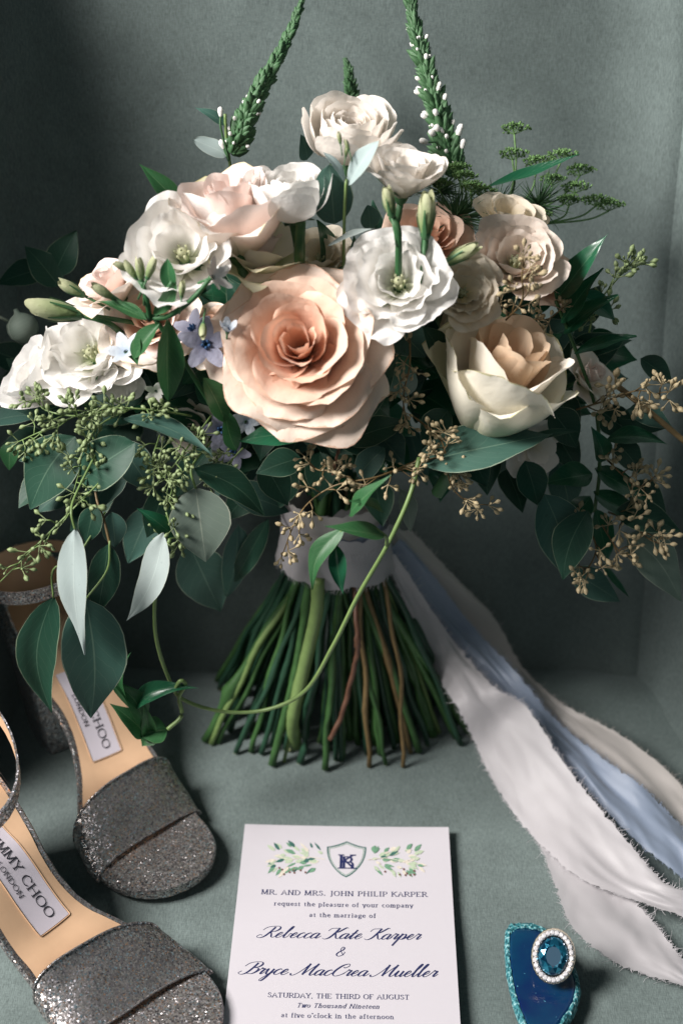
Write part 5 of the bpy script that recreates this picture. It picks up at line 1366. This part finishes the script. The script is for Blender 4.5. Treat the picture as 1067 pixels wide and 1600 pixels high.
# ------------------------------------------------------------------ agate slice and ring
def m_agate():
    t = NT('polished_blue_agate')
    tc = t.n.new('ShaderNodeTexCoord')
    mp = t.n.new('ShaderNodeMapping'); mp.inputs['Scale'].default_value = (9, 1, 1); t.link(tc.outputs['Object'], mp.inputs[0])
    bands = t.noise(26, 3, mp.outputs[0])
    c = t.ramp(t.noise(38, 3), [(0.35, (0.004, 0.012, 0.075)), (0.62, (0.004, 0.05, 0.10)), (0.8, (0.006, 0.11, 0.14))])
    c = t.mix(t.math('MULTIPLY', bands, 0.5), c, (0.003, 0.03, 0.09))
    fl = t.math('GREATER_THAN', t.noise(420, 2), 0.74)
    c = t.mix(fl, c, (0.10, 0.32, 0.42))
    t.set(Base__Color=c, Roughness=0.18)
    t.p.inputs['Coat Weight'].default_value = 0.4
    t.p.inputs['Coat Roughness'].default_value = 0.08
    return t.m
def m_rim():
    t = NT('crusty_teal_rind')
    n1 = t.noise(520, 5)
    c = t.ramp(n1, [(0.38, (0.008, 0.07, 0.09)), (0.52, (0.03, 0.22, 0.25)), (0.66, (0.35, 0.58, 0.60))])
    t.set(Base__Color=c, Roughness=0.55); t.bump(n1, 0.9, 0.002)
    return t.m
M['agate'] = m_agate(); M['rind'] = m_rim()
AH = 0.0075
outl = [G(x, y, AH) for x, y in [(790, 1452), (800, 1441), (822, 1440), (845, 1445), (868, 1462), (886, 1486), (900, 1515), (906, 1545), (900, 1572), (884, 1598), (866, 1622), (846, 1636), (830, 1628), (816, 1600), (804, 1568), (796, 1534), (790, 1495)]]
outl = crom(outl + [outl[0]], 6)[:-1]
ac = sum(outl, Vector()) / len(outl)
agate = empty('agate_slice', (ac.x, ac.y, 0), 'polished deep blue agate slice with crusty teal rim lying on the seat', 'agate slice')
mb = MB()
rows = [[ac.lerp(p, q) for p in outl] for q in (0.02, 0.4, 0.8, 0.90)]
rows.append([ac.lerp(p, 0.90) - Vector((0, 0, AH - 0.002)) for p in outl])
mb.grid(rows, closed=True); mb.face(rows[0])
mb.build('polished_face', M['agate'], agate)
mb = MB(); rows = []
for q, z in ((0.875, 0.0), (0.90, 0.0005), (0.94, 0.0004), (0.98, -0.0003), (1.01, -0.0020), (1.02, -0.0045), (1.0, -0.0064)):
    rows.append([ac.lerp(p, q + 0.03 * nz(i * 0.9, q * 30, 1) + 0.012 * nz(i * 2.7, q * 50, 4)) + Vector((0, 0, z + 0.0007 * nz(i * 1.9, q * 40, 2))) for i, p in enumerate(outl)])
mb.grid(rows, closed=True)
mb.build('crusty_rim', M['rind'], agate, smooth=False)

def m_metal(name, col, rough):
    t = NT(name); t.set(Base__Color=col, Metallic=1.0, Roughness=rough); return t.m
def m_gem(name, c1, c2, rough=0.06, metallic=0.55):
    t = NT(name)
    u, v, _ = t.uv()
    c = t.mix(u, c1, c2)
    t.set(Base__Color=c, Metallic=metallic, Roughness=rough)
    t.p.inputs['Coat Weight'].default_value = 1.0; t.p.inputs['Coat Roughness'].default_value = 0.02
    return t.m
M['gold'] = m_metal('pale_gold', (0.80, 0.70, 0.55), 0.22)
M['sapphire'] = m_gem('teal_blue_gem', (0.004, 0.03, 0.07), (0.03, 0.25, 0.38))
M['diamond'] = m_gem('clear_white_gem', (0.62, 0.60, 0.62), (0.95, 0.93, 0.93), 0.08, 0.35)
rc = G(864, 1494, 0.0245)
rn = vdir(-0.12, 0.30, 1.0)
rx_ = (CR * 0.985 + CU * -0.12); rx_ = (rx_ - rn * rx_.dot(rn)).normalized(); ry_ = rn.cross(rx_)
ringo = empty('ring', (rc.x, rc.y, AH), 'oval blue gemstone ring with a halo of clear stones resting on the agate', 'ring')
def facet(mb, pts):
    q = rnd.random() ** 1.6
    mb.face(pts, [(q, 0.5)] * len(pts))
def rp(x, y, z=0.0): return rc + rx_ * x + ry_ * y + rn * z
RW, RH = 0.0117, 0.0144
mb = MB()
rows = []
for f, z in ((1.0, 0.0), (1.03, -0.001), (1.0, -0.0024), (0.60, -0.0026), (0.58, -0.0004)):
    rows.append([rp(RW * f * math.cos(2 * math.pi * k / 56) * (1.012 if k % 2 else 1), RH * f * math.sin(2 * math.pi * k / 56) * (1.012 if k % 2 else 1), z) for k in range(56)])
rows.append(rows[0]); mb.grid(rows, closed=True)
mb.build('setting', M['gold'], ringo)
mb = MB()                      # shank below the head
sc = rc - rn * 0.0115
mb.tube([sc + (rx_ * math.cos(a) + rn * math.sin(a)) * 0.0098 for a in [2 * math.pi * k / 40 for k in range(41)]], 0.0011, 8, False)
mb.build('band', M['gold'], ringo)
mb = MB()
NHS = 26
for k in range(NHS):
    a = 2 * math.pi * k / NHS
    x, y = RW * 0.845 * math.cos(a), RH * 0.865 * math.sin(a); r = 0.00155
    a0 = rnd.random()
    g = [rp(x + r * math.cos(a0 + math.pi * j / 4), y + r * math.sin(a0 + math.pi * j / 4), 0.0003) for j in range(8)]
    h = [rp(x + r * .55 * math.cos(a0 + math.pi * (j + .5) / 4), y + r * .55 * math.sin(a0 + math.pi * (j + .5) / 4), 0.0010) for j in range(8)]
    for j in range(8):
        facet(mb, [g[j], g[(j + 1) % 8], h[j]]); facet(mb, [h[j], g[(j + 1) % 8], h[(j + 1) % 8]])
    facet(mb, h)
    for s in (-1, 1):           # prongs between the stones
        pa = a + math.pi / NHS
        mb.pod(rp(RW * (0.845 + s * .12) * math.cos(pa), RH * (0.865 + s * .10) * math.sin(pa), 0), rn, 0.0009, 0.0003, [(0, 1), (0.7, 0.9), (1, 0.3)], 5)
mb.build('halo_stones', M['diamond'], ringo, smooth=False)
mb = MB()
GW, GH = RW * 0.70, RH * 0.71
rings = [(1.0, 0.0002, 24, 0), (0.88, 0.0016, 12, 0.5), (0.62, 0.0028, 12, 0), (0.50, 0.0030, 12, 0.5)]
prev = None
for f, z, n, ph in rings:
    cur = [rp(GW * f * math.cos(2 * math.pi * (k + ph) / n), GH * f * math.sin(2 * math.pi * (k + ph) / n), z) for k in range(n)]
    if prev is not None:
        if len(prev) == 24:
            for k in range(12):
                q = cur[k]
                facet(mb, [prev[2 * k], prev[2 * k + 1], q]); facet(mb, [prev[2 * k + 1], prev[(2 * k + 2) % 24], q]); facet(mb, [q, prev[(2 * k + 2) % 24], cur[(k + 1) % 12]])
        else:
            for k in range(12):
                off = 1 if ph == 0 else 0
                facet(mb, [prev[k], prev[(k + 1) % 12], cur[(k + off) % 12]]); facet(mb, [cur[(k + off) % 12], prev[(k + 1) % 12], cur[(k + 1 + off) % 12]])
    prev = cur
facet(mb, prev)
mb.build('blue_gem', M['sapphire'], ringo, smooth=False)
